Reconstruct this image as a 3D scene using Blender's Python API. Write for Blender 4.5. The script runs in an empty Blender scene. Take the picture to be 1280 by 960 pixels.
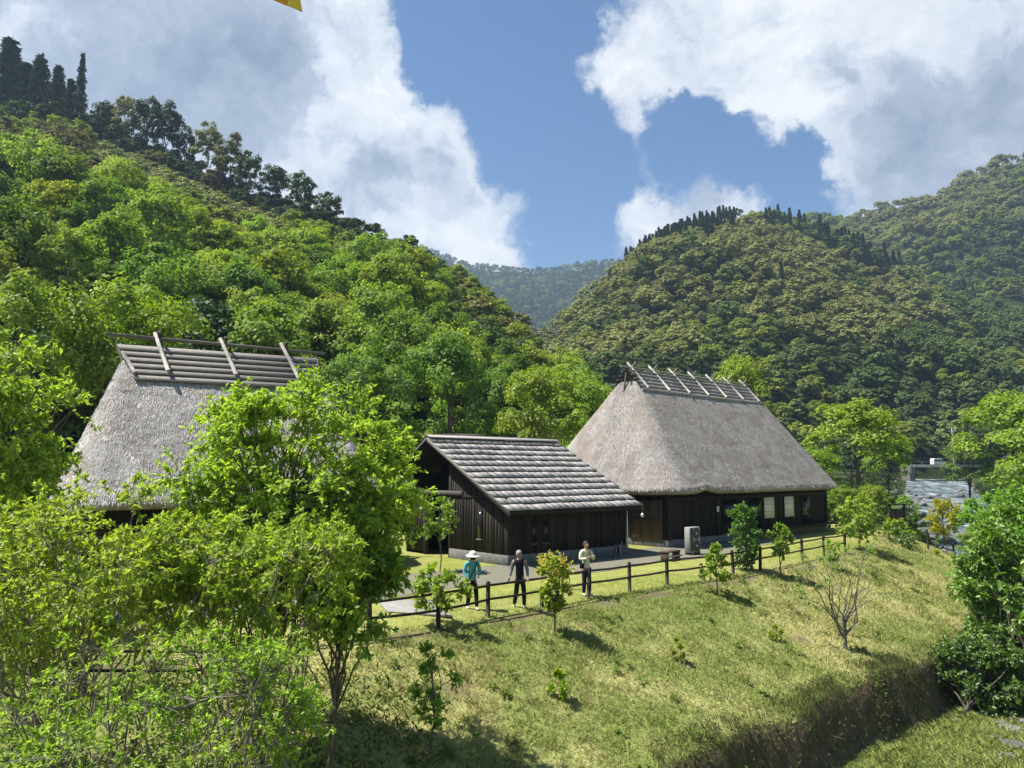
import bpy, math, random
import numpy as np
from mathutils import Vector, Matrix

# ------------------------------------------------------------------ camera, sky, sun, exposure
R = math.radians
sc = bpy.context.scene
COL = sc.collection
CAM_Z = 3.75
PITCH = R(6.5)
FPX = 960.0                      # focal length in pixels of a 1280 px wide frame

cam_d = bpy.data.cameras.new('camera'); cam = bpy.data.objects.new('camera', cam_d); COL.objects.link(cam)
cam.location = (0, 0, CAM_Z); cam.rotation_euler = (R(90) + PITCH, 0, 0)
cam_d.sensor_width = 36; cam_d.lens = 36 * FPX / 1280; cam_d.clip_start = 0.1; cam_d.clip_end = 20000
sc.camera = cam

SUN_EL, SUN_AZ = R(61), math.atan2(0.06, -0.99)          # azimuth measured from +X towards +Y
sun_dir = Vector((math.cos(SUN_EL) * math.cos(SUN_AZ), math.cos(SUN_EL) * math.sin(SUN_AZ), math.sin(SUN_EL)))
sd = bpy.data.lights.new('sun', 'SUN'); sd.energy = 5.0; sd.angle = R(0.53); sd.color = (1.0, 0.95, 0.86)
sun = bpy.data.objects.new('sun', sd); COL.objects.link(sun)
sun.rotation_euler = sun_dir.to_track_quat('Z', 'Y').to_euler()

sc.view_settings.view_transform = 'Standard'; sc.view_settings.look = 'None'
sc.view_settings.gamma = 1; sc.view_settings.use_curve_mapping = False
sc.view_settings.exposure = 1.10
sc.cycles.max_bounces = 6; sc.cycles.transparent_max_bounces = 6
sc.cycles.volume_bounces = 0; sc.cycles.caustics_reflective = False; sc.cycles.caustics_refractive = False
sc.cycles.sample_clamp_indirect = 4

def ray(u, v):
    x = (u - 640) / FPX; up = (480 - v) / FPX
    c, s = math.cos(PITCH), math.sin(PITCH)
    return np.array([x, c - up * s, s + up * c])
def G(u, v, z=0.0):
    d = ray(u, v); t = (z - CAM_Z) / d[2]; return np.array([0, 0, CAM_Z]) + d * t
def at(u, v, y):
    d = ray(u, v); return np.array([0, 0, CAM_Z]) + d * (y / d[1])

world = bpy.data.worlds.new('World'); sc.world = world; world.use_nodes = True
def build_sky():
    nt = world.node_tree; N = nt.nodes; L = nt.links; N.clear()
    out = N.new('ShaderNodeOutputWorld'); bg = N.new('ShaderNodeBackground'); bg.inputs[1].default_value = 0.067
    L.new(bg.outputs[0], out.inputs[0])
    sky = N.new('ShaderNodeTexSky'); sky.sky_type = 'NISHITA'; sky.sun_disc = False
    sky.sun_elevation = SUN_EL; sky.sun_rotation = math.pi / 2 - SUN_AZ
    sky.air_density = 1.0; sky.dust_density = 0.6; sky.ozone_density = 2.5; sky.altitude = 300
    tc = N.new('ShaderNodeTexCoord')
    def M(op, a, b=None, c=None, clamp=False):
        n = N.new('ShaderNodeMath'); n.operation = op; n.use_clamp = clamp
        for i, x in enumerate((a, b, c)):
            if x is None: continue
            if isinstance(x, (int, float)): n.inputs[i].default_value = x
            else: L.new(x, n.inputs[i])
        return n.outputs[0]
    def V(op, a, b):
        n = N.new('ShaderNodeVectorMath'); n.operation = op
        for i, x in enumerate((a, b)):
            if hasattr(x, 'is_output'): L.new(x, n.inputs[i])
            else: n.inputs[i].default_value = tuple(x)
        return n
    d = V('NORMALIZE', tc.outputs['Generated'], (0, 0, 0)).outputs[0]
    def noise(scale, detail, rough, vec=None, dist=0.0, off=(0, 0, 0)):
        n = N.new('ShaderNodeTexNoise'); n.inputs['Scale'].default_value = scale; n.inputs['Detail'].default_value = detail
        n.inputs['Roughness'].default_value = rough; n.inputs['Distortion'].default_value = dist
        L.new(V('ADD', vec or d, off).outputs[0], n.inputs['Vector']); return n.outputs['Fac']
    # a turbulent warp makes the cloud edges billow instead of following round blobs
    def warp(scale, amt, vec, off):
        nw = N.new('ShaderNodeTexNoise'); nw.inputs['Scale'].default_value = scale; nw.inputs['Detail'].default_value = 9; nw.inputs['Roughness'].default_value = .64
        L.new(V('ADD', vec, off).outputs[0], nw.inputs['Vector'])
        w1 = V('SUBTRACT', nw.outputs['Color'], (.5, .5, .5)).outputs[0]
        ws = N.new('ShaderNodeVectorMath'); ws.operation = 'SCALE'; L.new(w1, ws.inputs[0]); ws.inputs['Scale'].default_value = amt
        return V('NORMALIZE', V('ADD', vec, ws.outputs[0]).outputs[0], (0, 0, 0)).outputs[0]
    dw = warp(6.5, .17, d, (1.7, .3, 4.4))
    def blob(u, v, rad, wgt, vec=None):
        c = ray(u, v); c = c / np.linalg.norm(c)
        dt = V('DOT_PRODUCT', vec or dw, c).outputs['Value']
        mr = N.new('ShaderNodeMapRange'); mr.interpolation_type = 'SMOOTHSTEP'
        L.new(dt, mr.inputs['Value']); mr.inputs['From Min'].default_value = math.cos(R(rad)); mr.inputs['From Max'].default_value = 1.0
        mr.inputs['To Min'].default_value = 0; mr.inputs['To Max'].default_value = wgt
        return mr.outputs[0]
    def summed(items):
        o = None
        for it in items:
            b = blob(*it); o = b if o is None else M('ADD', o, b)
        return o
    # cloud banks (positive) and clear lanes (negative)
    cov = summed([(60, 40, 19, 1.0), (250, 60, 16, .9), (300, 180, 14, .9), (430, 230, 9, .8), (440, 110, 7, .75), (520, 150, 6.5, .75), (560, 210, 6, .7), (590, 300, 6, .7), (440, 30, 5, .6), (640, 325, 4, .55), (660, 245, 2.6, .5), (-200, 100, 25, .8),
                  (1160, 40, 15, .95), (950, 55, 8, .75), (1010, 120, 6.5, .7), (1245, 150, 12, .95), (850, 30, 6, .6), (740, 80, 3.2, .55), (790, 100, 4.0, .55), (860, 252, 5.0, .75), (930, 240, 4.5, .6), (805, 278, 3.6, .6), (1450, 100, 24, .8), (1080, 190, 4, .4),
                  (620, 60, 9, -.9), (690, 200, 6.5, -.7), (680, 300, 4, -.5), (850, 160, 3.2, -.35), (880, 186, 4.6, -1.0), (955, 206, 4.6, -1.1), (1030, 236, 4.6, -1.2), (402, 28, 1.7, -.9), (540, 40, 5, -.5), (740, 10, 4, -.3)])
    base = noise(2.6, 4, .5, off=(3.1, .4, 1.7))
    fine = noise(17, 12, .68, vec=dw, off=(.3, 2.2, 5.1))
    f = M('ADD', M('MULTIPLY', M('SUBTRACT', base, .5), .7), M('MULTIPLY', M('SUBTRACT', fine, .5), 1.35))
    f = M('ADD', f, cov)
    mr = N.new('ShaderNodeMapRange'); mr.interpolation_type = 'SMOOTHSTEP'; L.new(f, mr.inputs['Value'])
    mr.inputs['From Min'].default_value = .06; mr.inputs['From Max'].default_value = .86
    mask = mr.outputs[0]
    # thick grey bellies, mottled
    thick = summed([(130, 20, 14, .24), (230, 80, 12, .24), (310, 90, 6, .18), (-60, 60, 20, .12), (330, 40, 5, .15), (1200, 170, 8, .24), (1120, 150, 5, .06), (1280, 120, 8, .10), (1130, 210, 5, .20), (1500, 100, 24, .18), (520, 230, 5, .18), (440, 220, 5, .2), (900, 262, 4, .15)])
    tn = M('ADD', M('MULTIPLY', M('SUBTRACT', noise(8, 10, .66, vec=dw, off=(8.1, 1.2, .3)), .48), 1.55), M('MULTIPLY', M('SUBTRACT', noise(26, 6, .6, vec=dw, off=(2.1, 7.2, .3)), .5), .65))
    th = M('ADD', M('ADD', M('MULTIPLY', tn, 1.05), .10), thick, clamp=True)
    ramp = N.new('ShaderNodeValToRGB'); L.new(th, ramp.inputs[0]); e = ramp.color_ramp.elements
    e[0].position = 0.0; e[0].color = (6.8, 6.9, 7.0, 1)
    e[1].position = 1.0; e[1].color = (1.7, 2.15, 2.95, 1)
    m = e.new(.55); m.color = (3.1, 3.6, 4.45, 1)
    m = e.new(.28); m.color = (5.2, 5.6, 6.15, 1)
    m = e.new(.10); m.color = (6.2, 6.4, 6.7, 1)
    hsv = N.new('ShaderNodeHueSaturation'); hsv.inputs['Saturation'].default_value = 1.22; hsv.inputs['Value'].default_value = .88; L.new(sky.outputs[0], hsv.inputs['Color'])
    mix = N.new('ShaderNodeMix'); mix.data_type = 'RGBA'
    L.new(mask, mix.inputs['Factor']); L.new(hsv.outputs[0], mix.inputs['A']); L.new(ramp.outputs[0], mix.inputs['B'])
    L.new(mix.outputs['Result'], bg.inputs[0])
build_sky()
# ------------------------------------------------------------------ helpers
rng = np.random.default_rng(7)
def nrm(a): return a / np.maximum(np.linalg.norm(a, axis=-1, keepdims=True), 1e-9)

def tag(o, label=None, cat=None, group=None, kind=None):
    if label: o['label'] = label
    if cat: o['category'] = cat
    if group: o['group'] = group
    if kind: o['kind'] = kind
    return o
def link(o, parent=None):
    COL.objects.link(o)
    if parent is not None: o.parent = parent
    return o
def empty(name, loc=(0, 0, 0), rz=0.0, s=1.0):
    o = bpy.data.objects.new(name, None); o.location = loc; o.rotation_euler = (0, 0, rz); o.scale = (s, s, s)
    o.empty_display_size = .2
    return link(o)
def mesh_data(name, V, F, mat=None, col=None, smooth=False):
    """V (n,3); F (m,k) array or list of such arrays; col (n,) or (n,3) point colours"""
    V = np.asarray(V, dtype=np.float32)
    Fs = [np.asarray(f, dtype=np.int32) for f in (F if isinstance(F, list) else [F]) if len(f)]
    me = bpy.data.meshes.new(name)
    me.vertices.add(len(V)); me.vertices.foreach_set('co', V.ravel())
    loops = np.concatenate([f.ravel() for f in Fs]); tot = np.concatenate([np.full(len(f), f.shape[1], np.int32) for f in Fs])
    me.loops.add(len(loops)); me.loops.foreach_set('vertex_index', loops)
    me.polygons.add(len(tot)); me.polygons.foreach_set('loop_start', np.concatenate([[0], np.cumsum(tot)[:-1]]).astype(np.int32))
    if smooth: me.polygons.foreach_set('use_smooth', np.ones(len(tot), bool))
    me.update(calc_edges=True)
    if col is not None:
        col = np.asarray(col, np.float32)
        if col.ndim == 1: col = np.stack([col] * 3, 1)
        c4 = np.concatenate([col, np.ones((len(col), 1), np.float32)], 1)
        at_ = me.color_attributes.new('Col', 'FLOAT_COLOR', 'POINT'); at_.data.foreach_set('color', c4.ravel())
    if mat: me.materials.append(mat)
    return me
def obj(name, me, parent=None, loc=None, rot=None, scale=None):
    o = bpy.data.objects.new(name, me)
    if loc is not None: o.location = loc
    if rot is not None: o.rotation_euler = rot
    if scale is not None: o.scale = scale
    return link(o, parent)

class MB:
    """collects simple solids into one mesh"""
    def __init__(s): s.V = []; s.F4 = []; s.F3 = []; s.n = 0
    def add(s, V, F):
        V = np.asarray(V, float); F = np.asarray(F, int)
        s.V.append(V); (s.F4 if F.shape[1] == 4 else s.F3).append(F + s.n); s.n += len(V); return s
    def box(s, x0, x1, y0, y1, z0, z1):
        V = [(x, y, z) for z in (z0, z1) for y in (y0, y1) for x in (x0, x1)]
        return s.add(V, [(0, 2, 3, 1), (4, 5, 7, 6), (0, 1, 5, 4), (2, 6, 7, 3), (0, 4, 6, 2), (1, 3, 7, 5)])
    def hexa(s, P):     # 8 points, bottom 4 then top 4 (counter-clockwise)
        return s.add(P, [(3, 2, 1, 0), (4, 5, 6, 7), (0, 1, 5, 4), (1, 2, 6, 5), (2, 3, 7, 6), (3, 0, 4, 7)])
    def tube(s, pts, rad, n=8, caps=True):
        pts = np.asarray(pts, float); k = len(pts); rad = np.broadcast_to(np.asarray(rad, float), (k,))
        t = np.gradient(pts, axis=0); t = nrm(t)
        ref = np.array([0, 0, 1.0]) if abs(t[0][2]) < .9 else np.array([1.0, 0, 0])
        a = nrm(np.cross(t, ref)); b = np.cross(t, a)
        th = np.linspace(0, 2 * np.pi, n, endpoint=False)
        V = pts[:, None] + rad[:, None, None] * (np.cos(th)[None, :, None] * a[:, None] + np.sin(th)[None, :, None] * b[:, None])
        i = np.arange(k - 1)[:, None] * n; j = np.arange(n)[None]; j2 = (j + 1) % n
        F = np.stack([i + j, i + j2, i + n + j2, i + n + j], -1).reshape(-1, 4)
        base = s.n
        s.add(V.reshape(-1, 3), F)
        if caps:
            for q, ring in ((0, 0), (k - 1, (k - 1) * n)):
                s.V.append(pts[q][None]); c = s.n; s.n += 1
                s.F3.append(np.stack([np.full(n, c), base + ring + np.arange(n), base + ring + (np.arange(n) + 1) % n], 1))
        return s
    def lathe(s, prof, n=16, c=(0, 0)):
        prof = np.asarray(prof, float); th = np.linspace(0, 2 * np.pi, n, endpoint=False)
        V = np.stack([c[0] + prof[:, 0, None] * np.cos(th), c[1] + prof[:, 0, None] * np.sin(th), np.broadcast_to(prof[:, 1, None], (len(prof), n))], -1)
        i = np.arange(len(prof) - 1)[:, None] * n; j = np.arange(n)[None]; j2 = (j + 1) % n
        return s.add(V.reshape(-1, 3), np.stack([i + j, i + j2, i + n + j2, i + n + j], -1).reshape(-1, 4))
    def data(s, name, mat, smooth=False):
        V = np.concatenate(s.V); F = []
        if s.F4: F.append(np.concatenate(s.F4))
        if s.F3: F.append(np.concatenate(s.F3))
        return mesh_data(name, V, F, mat, smooth=smooth)
    def build(s, name, mat, parent=None, smooth=False, loc=None, rot=None, bevel=0):
        o = obj(name, s.data(name, mat, smooth), parent, loc, rot)
        if bevel:
            m = o.modifiers.new('bevel', 'BEVEL'); m.width = bevel; m.segments = 1; m.limit_method = 'ANGLE'
        return o

# smooth value noise in numpy
_perm = np.random.default_rng(3).random((64, 64, 64)).astype(np.float32)
def vnoise(P):
    P = np.asarray(P, float); i = np.floor(P).astype(int); f = P - i; f = f * f * (3 - 2 * f); i = i & 63; j = (i + 1) & 63
    g = lambda a, b, c: _perm[a, b, c]
    x0, y0, z0 = i[..., 0], i[..., 1], i[..., 2]; x1, y1, z1 = j[..., 0], j[..., 1], j[..., 2]
    fx, fy, fz = f[..., 0], f[..., 1], f[..., 2]
    l = lambda a, b, t: a + (b - a) * t
    return l(l(l(g(x0, y0, z0), g(x1, y0, z0), fx), l(g(x0, y1, z0), g(x1, y1, z0), fx), fy),
             l(l(g(x0, y0, z1), g(x1, y0, z1), fx), l(g(x0, y1, z1), g(x1, y1, z1), fx), fy), fz)
def fbm(P, o=4):
    P = np.asarray(P, float); s = 0; a = .5
    for k in range(o): s = s + a * (vnoise(P * 2 ** k + 17.3 * k) - .5); a *= .5
    return s
def n2(x, y, sc_, o=4, seed=0.0): return fbm(np.stack([np.asarray(x) / sc_, np.asarray(y) / sc_, np.full(np.shape(x), seed)], -1), o)
def sstep(a, b, x): t = np.clip((x - a) / (b - a), 0, 1); return t * t * (3 - 2 * t)

# ------------------------------------------------------------------ materials
def new_mat(name):
    m = bpy.data.materials.new(name); m.use_nodes = True; nt = m.node_tree; nt.nodes.clear()
    o = nt.nodes.new('ShaderNodeOutputMaterial'); return m, nt.nodes, nt.links, o
def nd(N, t, **kw):
    n = N.new(t)
    for k, v in kw.items(): setattr(n, k, v)
    return n
def surf(name, c1, c2, scale=6.0, stretch=(1, 1, 1), rough=.85, bump=.3, bscale=None, c3=None, attr=False, detail=8, spec=.25, rand=.0, bdist=.02, metal=0.0):
    """two/three-tone noise material with bump; stretch scales object coordinates"""
    m, N, L, out = new_mat(name)
    b = nd(N, 'ShaderNodeBsdfPrincipled'); b.inputs['Roughness'].default_value = rough; b.inputs['Specular IOR Level'].default_value = spec; b.inputs['Metallic'].default_value = metal
    L.new(b.outputs[0], out.inputs[0])
    tc = nd(N, 'ShaderNodeTexCoord'); mp = nd(N, 'ShaderNodeMapping'); mp.inputs['Scale'].default_value = stretch
    L.new(tc.outputs['Object'], mp.inputs[0])
    n1 = nd(N, 'ShaderNodeTexNoise'); n1.inputs['Scale'].default_value = scale; n1.inputs['Detail'].default_value = detail; n1.inputs['Roughness'].default_value = .65
    L.new(mp.outputs[0], n1.inputs['Vector'])
    rp = nd(N, 'ShaderNodeValToRGB'); L.new(n1.outputs['Fac'], rp.inputs[0]); e = rp.color_ramp.elements
    e[0].position = .3; e[0].color = (*c1, 1); e[1].position = .7; e[1].color = (*c2, 1)
    colr = rp.outputs[0]
    if c3:
        n3 = nd(N, 'ShaderNodeTexNoise'); n3.inputs['Scale'].default_value = scale * .13; n3.inputs['Detail'].default_value = 5
        L.new(tc.outputs['Object'], n3.inputs['Vector'])
        mr = nd(N, 'ShaderNodeMapRange'); L.new(n3.outputs['Fac'], mr.inputs[0]); mr.inputs[1].default_value = .42; mr.inputs[2].default_value = .62
        mx = nd(N, 'ShaderNodeMix', data_type='RGBA'); L.new(mr.outputs[0], mx.inputs['Factor']); L.new(colr, mx.inputs['A']); mx.inputs['B'].default_value = (*c3, 1); colr = mx.outputs['Result']
    if attr:
        a = nd(N, 'ShaderNodeAttribute', attribute_name='Col')
        mx = nd(N, 'ShaderNodeMix', data_type='RGBA', blend_type='MULTIPLY'); mx.inputs['Factor'].default_value = 1
        L.new(colr, mx.inputs['A']); L.new(a.outputs['Color'], mx.inputs['B']); colr = mx.outputs['Result']
    if rand:
        oi = nd(N, 'ShaderNodeObjectInfo'); hs = nd(N, 'ShaderNodeHueSaturation')
        mr = nd(N, 'ShaderNodeMapRange'); L.new(oi.outputs['Random'], mr.inputs[0]); mr.inputs[3].default_value = 1 - rand; mr.inputs[4].default_value = 1 + rand
        L.new(mr.outputs[0], hs.inputs['Value']); L.new(colr, hs.inputs['Color']); colr = hs.outputs[0]
    L.new(colr, b.inputs['Base Color'])
    if bump:
        nb = nd(N, 'ShaderNodeTexNoise'); nb.inputs['Scale'].default_value = bscale or scale * 2; nb.inputs['Detail'].default_value = 6
        L.new(mp.outputs[0], nb.inputs['Vector'])
        bp = nd(N, 'ShaderNodeBump'); bp.inputs['Strength'].default_value = bump; bp.inputs['Distance'].default_value = bdist
        L.new(nb.outputs['Fac'], bp.inputs['Height']); L.new(bp.outputs[0], b.inputs['Normal'])
    return m
def leaf_mat(name, c1, c2, trans=.42, gloss=.05, rand=.18, obcol=False, tint=(1.0, 1.18, .40), hue=.02):
    """thin leaf: diffuse + translucent + a little sheen; Col.r picks the leaf's own shade, Object Info the plant's"""
    m, N, L, out = new_mat(name)
    a = nd(N, 'ShaderNodeAttribute', attribute_name='Col'); sp = nd(N, 'ShaderNodeSeparateColor'); L.new(a.outputs['Color'], sp.inputs[0])
    mx = nd(N, 'ShaderNodeMix', data_type='RGBA'); L.new(sp.outputs[0], mx.inputs['Factor']); mx.inputs['A'].default_value = (*c1, 1); mx.inputs['B'].default_value = (*c2, 1)
    colr = mx.outputs['Result']; oi = nd(N, 'ShaderNodeObjectInfo')
    if obcol:
        m2 = nd(N, 'ShaderNodeMix', data_type='RGBA', blend_type='MULTIPLY'); m2.inputs['Factor'].default_value = 1
        L.new(colr, m2.inputs['A']); L.new(oi.outputs['Color'], m2.inputs['B']); colr = m2.outputs['Result']
    if rand:
        hs = nd(N, 'ShaderNodeHueSaturation')
        mr = nd(N, 'ShaderNodeMapRange'); L.new(oi.outputs['Random'], mr.inputs[0]); mr.inputs[3].default_value = 1 - rand; mr.inputs[4].default_value = 1 + rand
        ml = nd(N, 'ShaderNodeMath', operation='MULTIPLY'); L.new(oi.outputs['Random'], ml.inputs[0]); ml.inputs[1].default_value = 7.31
        fr = nd(N, 'ShaderNodeMath', operation='FRACT'); L.new(ml.outputs[0], fr.inputs[0])
        mh = nd(N, 'ShaderNodeMapRange'); L.new(fr.outputs[0], mh.inputs[0]); mh.inputs[3].default_value = .5 - hue; mh.inputs[4].default_value = .5 + hue
        L.new(mr.outputs[0], hs.inputs['Value']); L.new(mh.outputs[0], hs.inputs['Hue']); L.new(colr, hs.inputs['Color']); colr = hs.outputs[0]
    d = nd(N, 'ShaderNodeBsdfDiffuse'); t = nd(N, 'ShaderNodeBsdfTranslucent'); g = nd(N, 'ShaderNodeBsdfGlossy'); g.inputs['Roughness'].default_value = .5
    L.new(colr, d.inputs[0])
    tm = nd(N, 'ShaderNodeMix', data_type='RGBA', blend_type='MULTIPLY'); tm.inputs['Factor'].default_value = 1; L.new(colr, tm.inputs['A']); tm.inputs['B'].default_value = (*tint, 1)
    L.new(tm.outputs['Result'], t.inputs[0])
    s1 = nd(N, 'ShaderNodeMixShader'); s1.inputs[0].default_value = trans; L.new(d.outputs[0], s1.inputs[1]); L.new(t.outputs[0], s1.inputs[2])
    s2 = nd(N, 'ShaderNodeMixShader'); s2.inputs[0].default_value = gloss; L.new(s1.outputs[0], s2.inputs[1]); L.new(g.outputs[0], s2.inputs[2])
    L.new(s2.outputs[0], out.inputs[0]); return m
def plain(name, c, rough=.7, var=.25, scale=14, bump=.15, spec=.3, metal=0.0):
    c = np.array(c); return surf(name, tuple(c * (1 - var)), tuple(np.minimum(c * (1 + var), 1)), scale=scale, rough=rough, bump=bump, spec=spec, metal=metal)

MT = {}
MT['bark'] = surf('bark', (.055, .045, .035), (.14, .12, .10), scale=9, stretch=(1, 1, .25), bump=.6)
MT['pale_bark'] = surf('pale_bark', (.10, .088, .07), (.24, .215, .18), scale=12, stretch=(1, 1, .4), bump=.4)
MT['dark_wood'] = surf('dark_wood', (.012, .0095, .008), (.034, .027, .022), scale=7, stretch=(6, 6, .5), bump=.5, rand=.35)
MT['plank'] = surf('weathered_plank', (.015, .0118, .010), (.042, .033, .028), scale=5, stretch=(9, 9, .5), bump=.5, rand=.55)
MT['shingle'] = surf('grey_shingle', (.19, .175, .165), (.46, .435, .415), scale=6, stretch=(8, 1.2, 1), bump=.5, rand=.2, c3=(.30, .28, .26))
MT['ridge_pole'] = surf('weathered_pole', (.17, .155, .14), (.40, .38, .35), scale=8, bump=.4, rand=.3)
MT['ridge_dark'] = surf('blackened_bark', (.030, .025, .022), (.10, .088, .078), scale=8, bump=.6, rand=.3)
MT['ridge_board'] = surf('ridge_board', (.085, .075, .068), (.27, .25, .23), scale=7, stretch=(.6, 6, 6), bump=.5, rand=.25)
MT['thatch'] = surf('thatch', (.19, .176, .164), (.40, .378, .355), scale=9, stretch=(1, 1, .35), bump=1.0, bscale=22, c3=(.24, .20, .17), bdist=.06)
MT['straw'] = surf('thatch_straw', (.75, .72, .70), (1.0, 1.0, 1.0), scale=2.0, bump=0, attr=True)
MT['fence'] = surf('stained_fence_timber', (.013, .009, .008), (.034, .024, .020), scale=10, bump=.3, rough=.6)
MT['stone'] = surf('foundation_stone', (.10, .10, .095), (.22, .215, .205), scale=5, bump=.6)
MT['concrete'] = surf('concrete', (.26, .25, .235), (.42, .41, .39), scale=3, bump=.3)
MT['rock'] = surf('river_rock', (.07, .07, .066), (.21, .205, .195), scale=1.7, bump=.8, rand=.3)
# ------------------------------------------------------------------ the land
EDGE = np.array([(-300, -30), (-60, 9), (-30, 13), (-14, 14.8), (-8.5, 16.2), (-4.6, 17.9), (-1.83, 19.8), (.85, 22.5), (2.5, 23.95), (5.5, 26.6), (8.8, 29.6), (12.3, 33), (15.6, 36.8), (20, 43), (24.5, 52), (28.5, 62), (33.5, 74), (44, 100), (83, 185), (116, 255), (310, 600)], float)
def edge_q(x, y):
    """signed distance to the terrace edge, positive on the camera/river side"""
    P = np.stack([x, y], -1); best = np.full(x.shape, 1e9); sg = np.zeros(x.shape)
    for a, b in zip(EDGE[:-1], EDGE[1:]):
        d = b - a; L2 = d @ d
        t = np.clip(((P - a) @ d) / L2, 0, 1); c = a + t[..., None] * d; v = P - c
        dist = np.hypot(v[..., 0], v[..., 1]); s = np.sign(v[..., 0] * d[1] - v[..., 1] * d[0])
        m = dist < best - 1e-7; best = np.where(m, dist, best); sg = np.where(m, s, sg)
    return best * np.where(sg == 0, 1, sg)
def riv_x(y): return np.interp(y, [-60, 20, 40, 61, 112, 193, 260, 400], [30, 37, 36, 38.5, 63, 106, 140, 200])
def low_z(y): return np.interp(y, [-60, 20, 45, 61, 112, 193, 260, 400], [-4.2, -3.65, -3.75, -4.2, -2.8, 1.2, 5, 16])
def ter_z(y): return np.interp(y, [0, 70, 193, 260, 400], [0, 0, 3.6, 8, 20])
def ground_z(x, y, detail=True):
    x = np.asarray(x, float); y = np.asarray(y, float); q = edge_q(x, y)
    qw = q + (1.1 * n2(x, y, 5.0, 3, 2.2) + 1.0 * n2(x, y, 1.8, 3, 8.2) if detail else 0)
    brk = 6.1
    sl = -.36 * (np.sqrt(np.clip(q, -6, brk + .6) ** 2 + .35) + np.clip(q, -6, brk + .6)) / 2
    top = ter_z(y) + sl
    low = low_z(y) + np.clip(q - 8, 0, 30) * .0
    if detail:
        top = top + sstep(.3, 3, q) * .16 * n2(x, y, 1.6, 3, 5.0)
        low = low + .5 * n2(x, y, 4.0, 3, 9.0)
    h = top + (low - top) * sstep(brk, brk + .55, qw)
    rx = riv_x(y); dr = x - rx
    h = h - 1.1 * np.exp(-(dr / 7.6) ** 4)                       # river channel
    h = h + np.clip(dr - 9, 0, 60) * .42                         # far bank climbs
    return h

def axis(dense, mid, far):
    a = []
    for lo, hi, st in (*far[::2], *mid[::2], *dense, *mid[1::2], *far[1::2]): a.append(np.arange(lo, hi, st))
    return np.unique(np.round(np.concatenate(a), 4))
gx = np.unique(np.concatenate([-np.geomspace(26, 3000, 34), np.arange(-26, 40, .26), np.arange(40, 150, 1.3), np.geomspace(150, 3500, 26)]))
gy = np.unique(np.concatenate([-np.geomspace(8, 600, 16), np.arange(-8, 6, 1.0), np.arange(6, 62, .26), np.arange(62, 270, 1.3), np.geomspace(270, 5000, 26)]))
X, Y = np.meshgrid(gx, gy)
Z = ground_z(X, Y)
nx, ny = len(gx), len(gy)
ii = (np.arange(ny - 1)[:, None] * nx + np.arange(nx - 1)[None]).ravel()
GF = np.stack([ii, ii + 1, ii + nx + 1, ii + nx], 1)
Q = edge_q(X, Y)
# what grows or lies there: dry mown grass, greener grass, bare earth on the cut, grey gravel by the river
dry = np.array([.34, .32, .13]); green = np.array([.18, .215, .060]); soil = np.array([.095, .074, .048]); grav = np.array([.20, .195, .18]); wood = np.array([.035, .05, .016]); turf = np.array([.20, .22, .05])
wd = sstep(-.16, .20, n2(X, Y, 5.0, 4, 1.0) + .5 * n2(X, Y, .8, 3, 6.0) + .02 - .10 * sstep(3, 6, Q))[..., None]
Cg = green + (dry - green) * wd
Cg = np.where((Q < 0)[..., None], turf + (dry - turf) * (.35 * wd), Cg)
gz = np.gradient(Z, gy, axis=0); gzx = np.gradient(Z, gx, axis=1); steep = np.hypot(gz, gzx)
Cg = Cg + (soil - Cg) * sstep(.75, 1.3, steep)[..., None] * ((Q > 4) & (Q < 9))[..., None]
dr = np.abs(X - riv_x(Y))
gm = (sstep(13, 8, dr) * (Q > 6.5))[..., None]
Cg = Cg + (grav - Cg) * gm
far_ = (sstep(56, 75, np.where((Q < 0) | (Y > 66), Y, 0)))[..., None]
Cg = Cg + (wood - Cg) * far_
def bare_soil(x, y, q):   # trodden line under the fence and a few scraped spots
    s_ = sstep(.30, .10, np.abs(q - .35 - .5 * n2(x, y, 2.0, 3, 3.1))) * sstep(-.10, .10, n2(x, y, 1.2, 3, 5.9) + .04)
    for bx, by, br_ in ((.30, 20.55, .38), (4.6, 21.0, .30), (-1.2, 17.2, .45), (9.0, 24.5, .35), (6.6, 22.6, .25)): s_ = np.maximum(s_, sstep(br_ * 1.2, br_ * .5, np.hypot((x - bx), (y - by) * 1.2) + .25 * n2(x, y, .5, 2, 1.1)))
    return s_
soil2 = np.array([.115, .085, .055]); Cg = Cg + (soil2 - Cg) * (.85 * bare_soil(X, Y, Q))[..., None]
Cg = Cg * (1 + .35 * n2(X, Y, .9, 3, 4.4))[..., None]
MT['ground'] = surf('ground', (.72, .72, .72), (1.25, 1.25, 1.25), scale=3.0, bump=.8, bscale=9, attr=True, rough=.95, spec=.1, bdist=.05)
ground = obj('ground', mesh_data('ground', np.stack([X, Y, Z], -1).reshape(-1, 3), GF, MT['ground'], col=Cg.reshape(-1, 3), smooth=True))
tag(ground, kind='structure')
def gz1(x, y): return float(ground_z(np.array([float(x)]), np.array([float(y)]))[0])
def on_ground(u, v):
    """first point of the land under a picture direction (marching)"""
    d = ray(u, v); t = np.arange(6, 140, .05); P = np.array([0, 0, CAM_Z]) + d * t[:, None]
    h = ground_z(P[:, 0], P[:, 1]); k = np.argmax(P[:, 2] < h); return np.array([P[k, 0], P[k, 1], h[k]])

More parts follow.
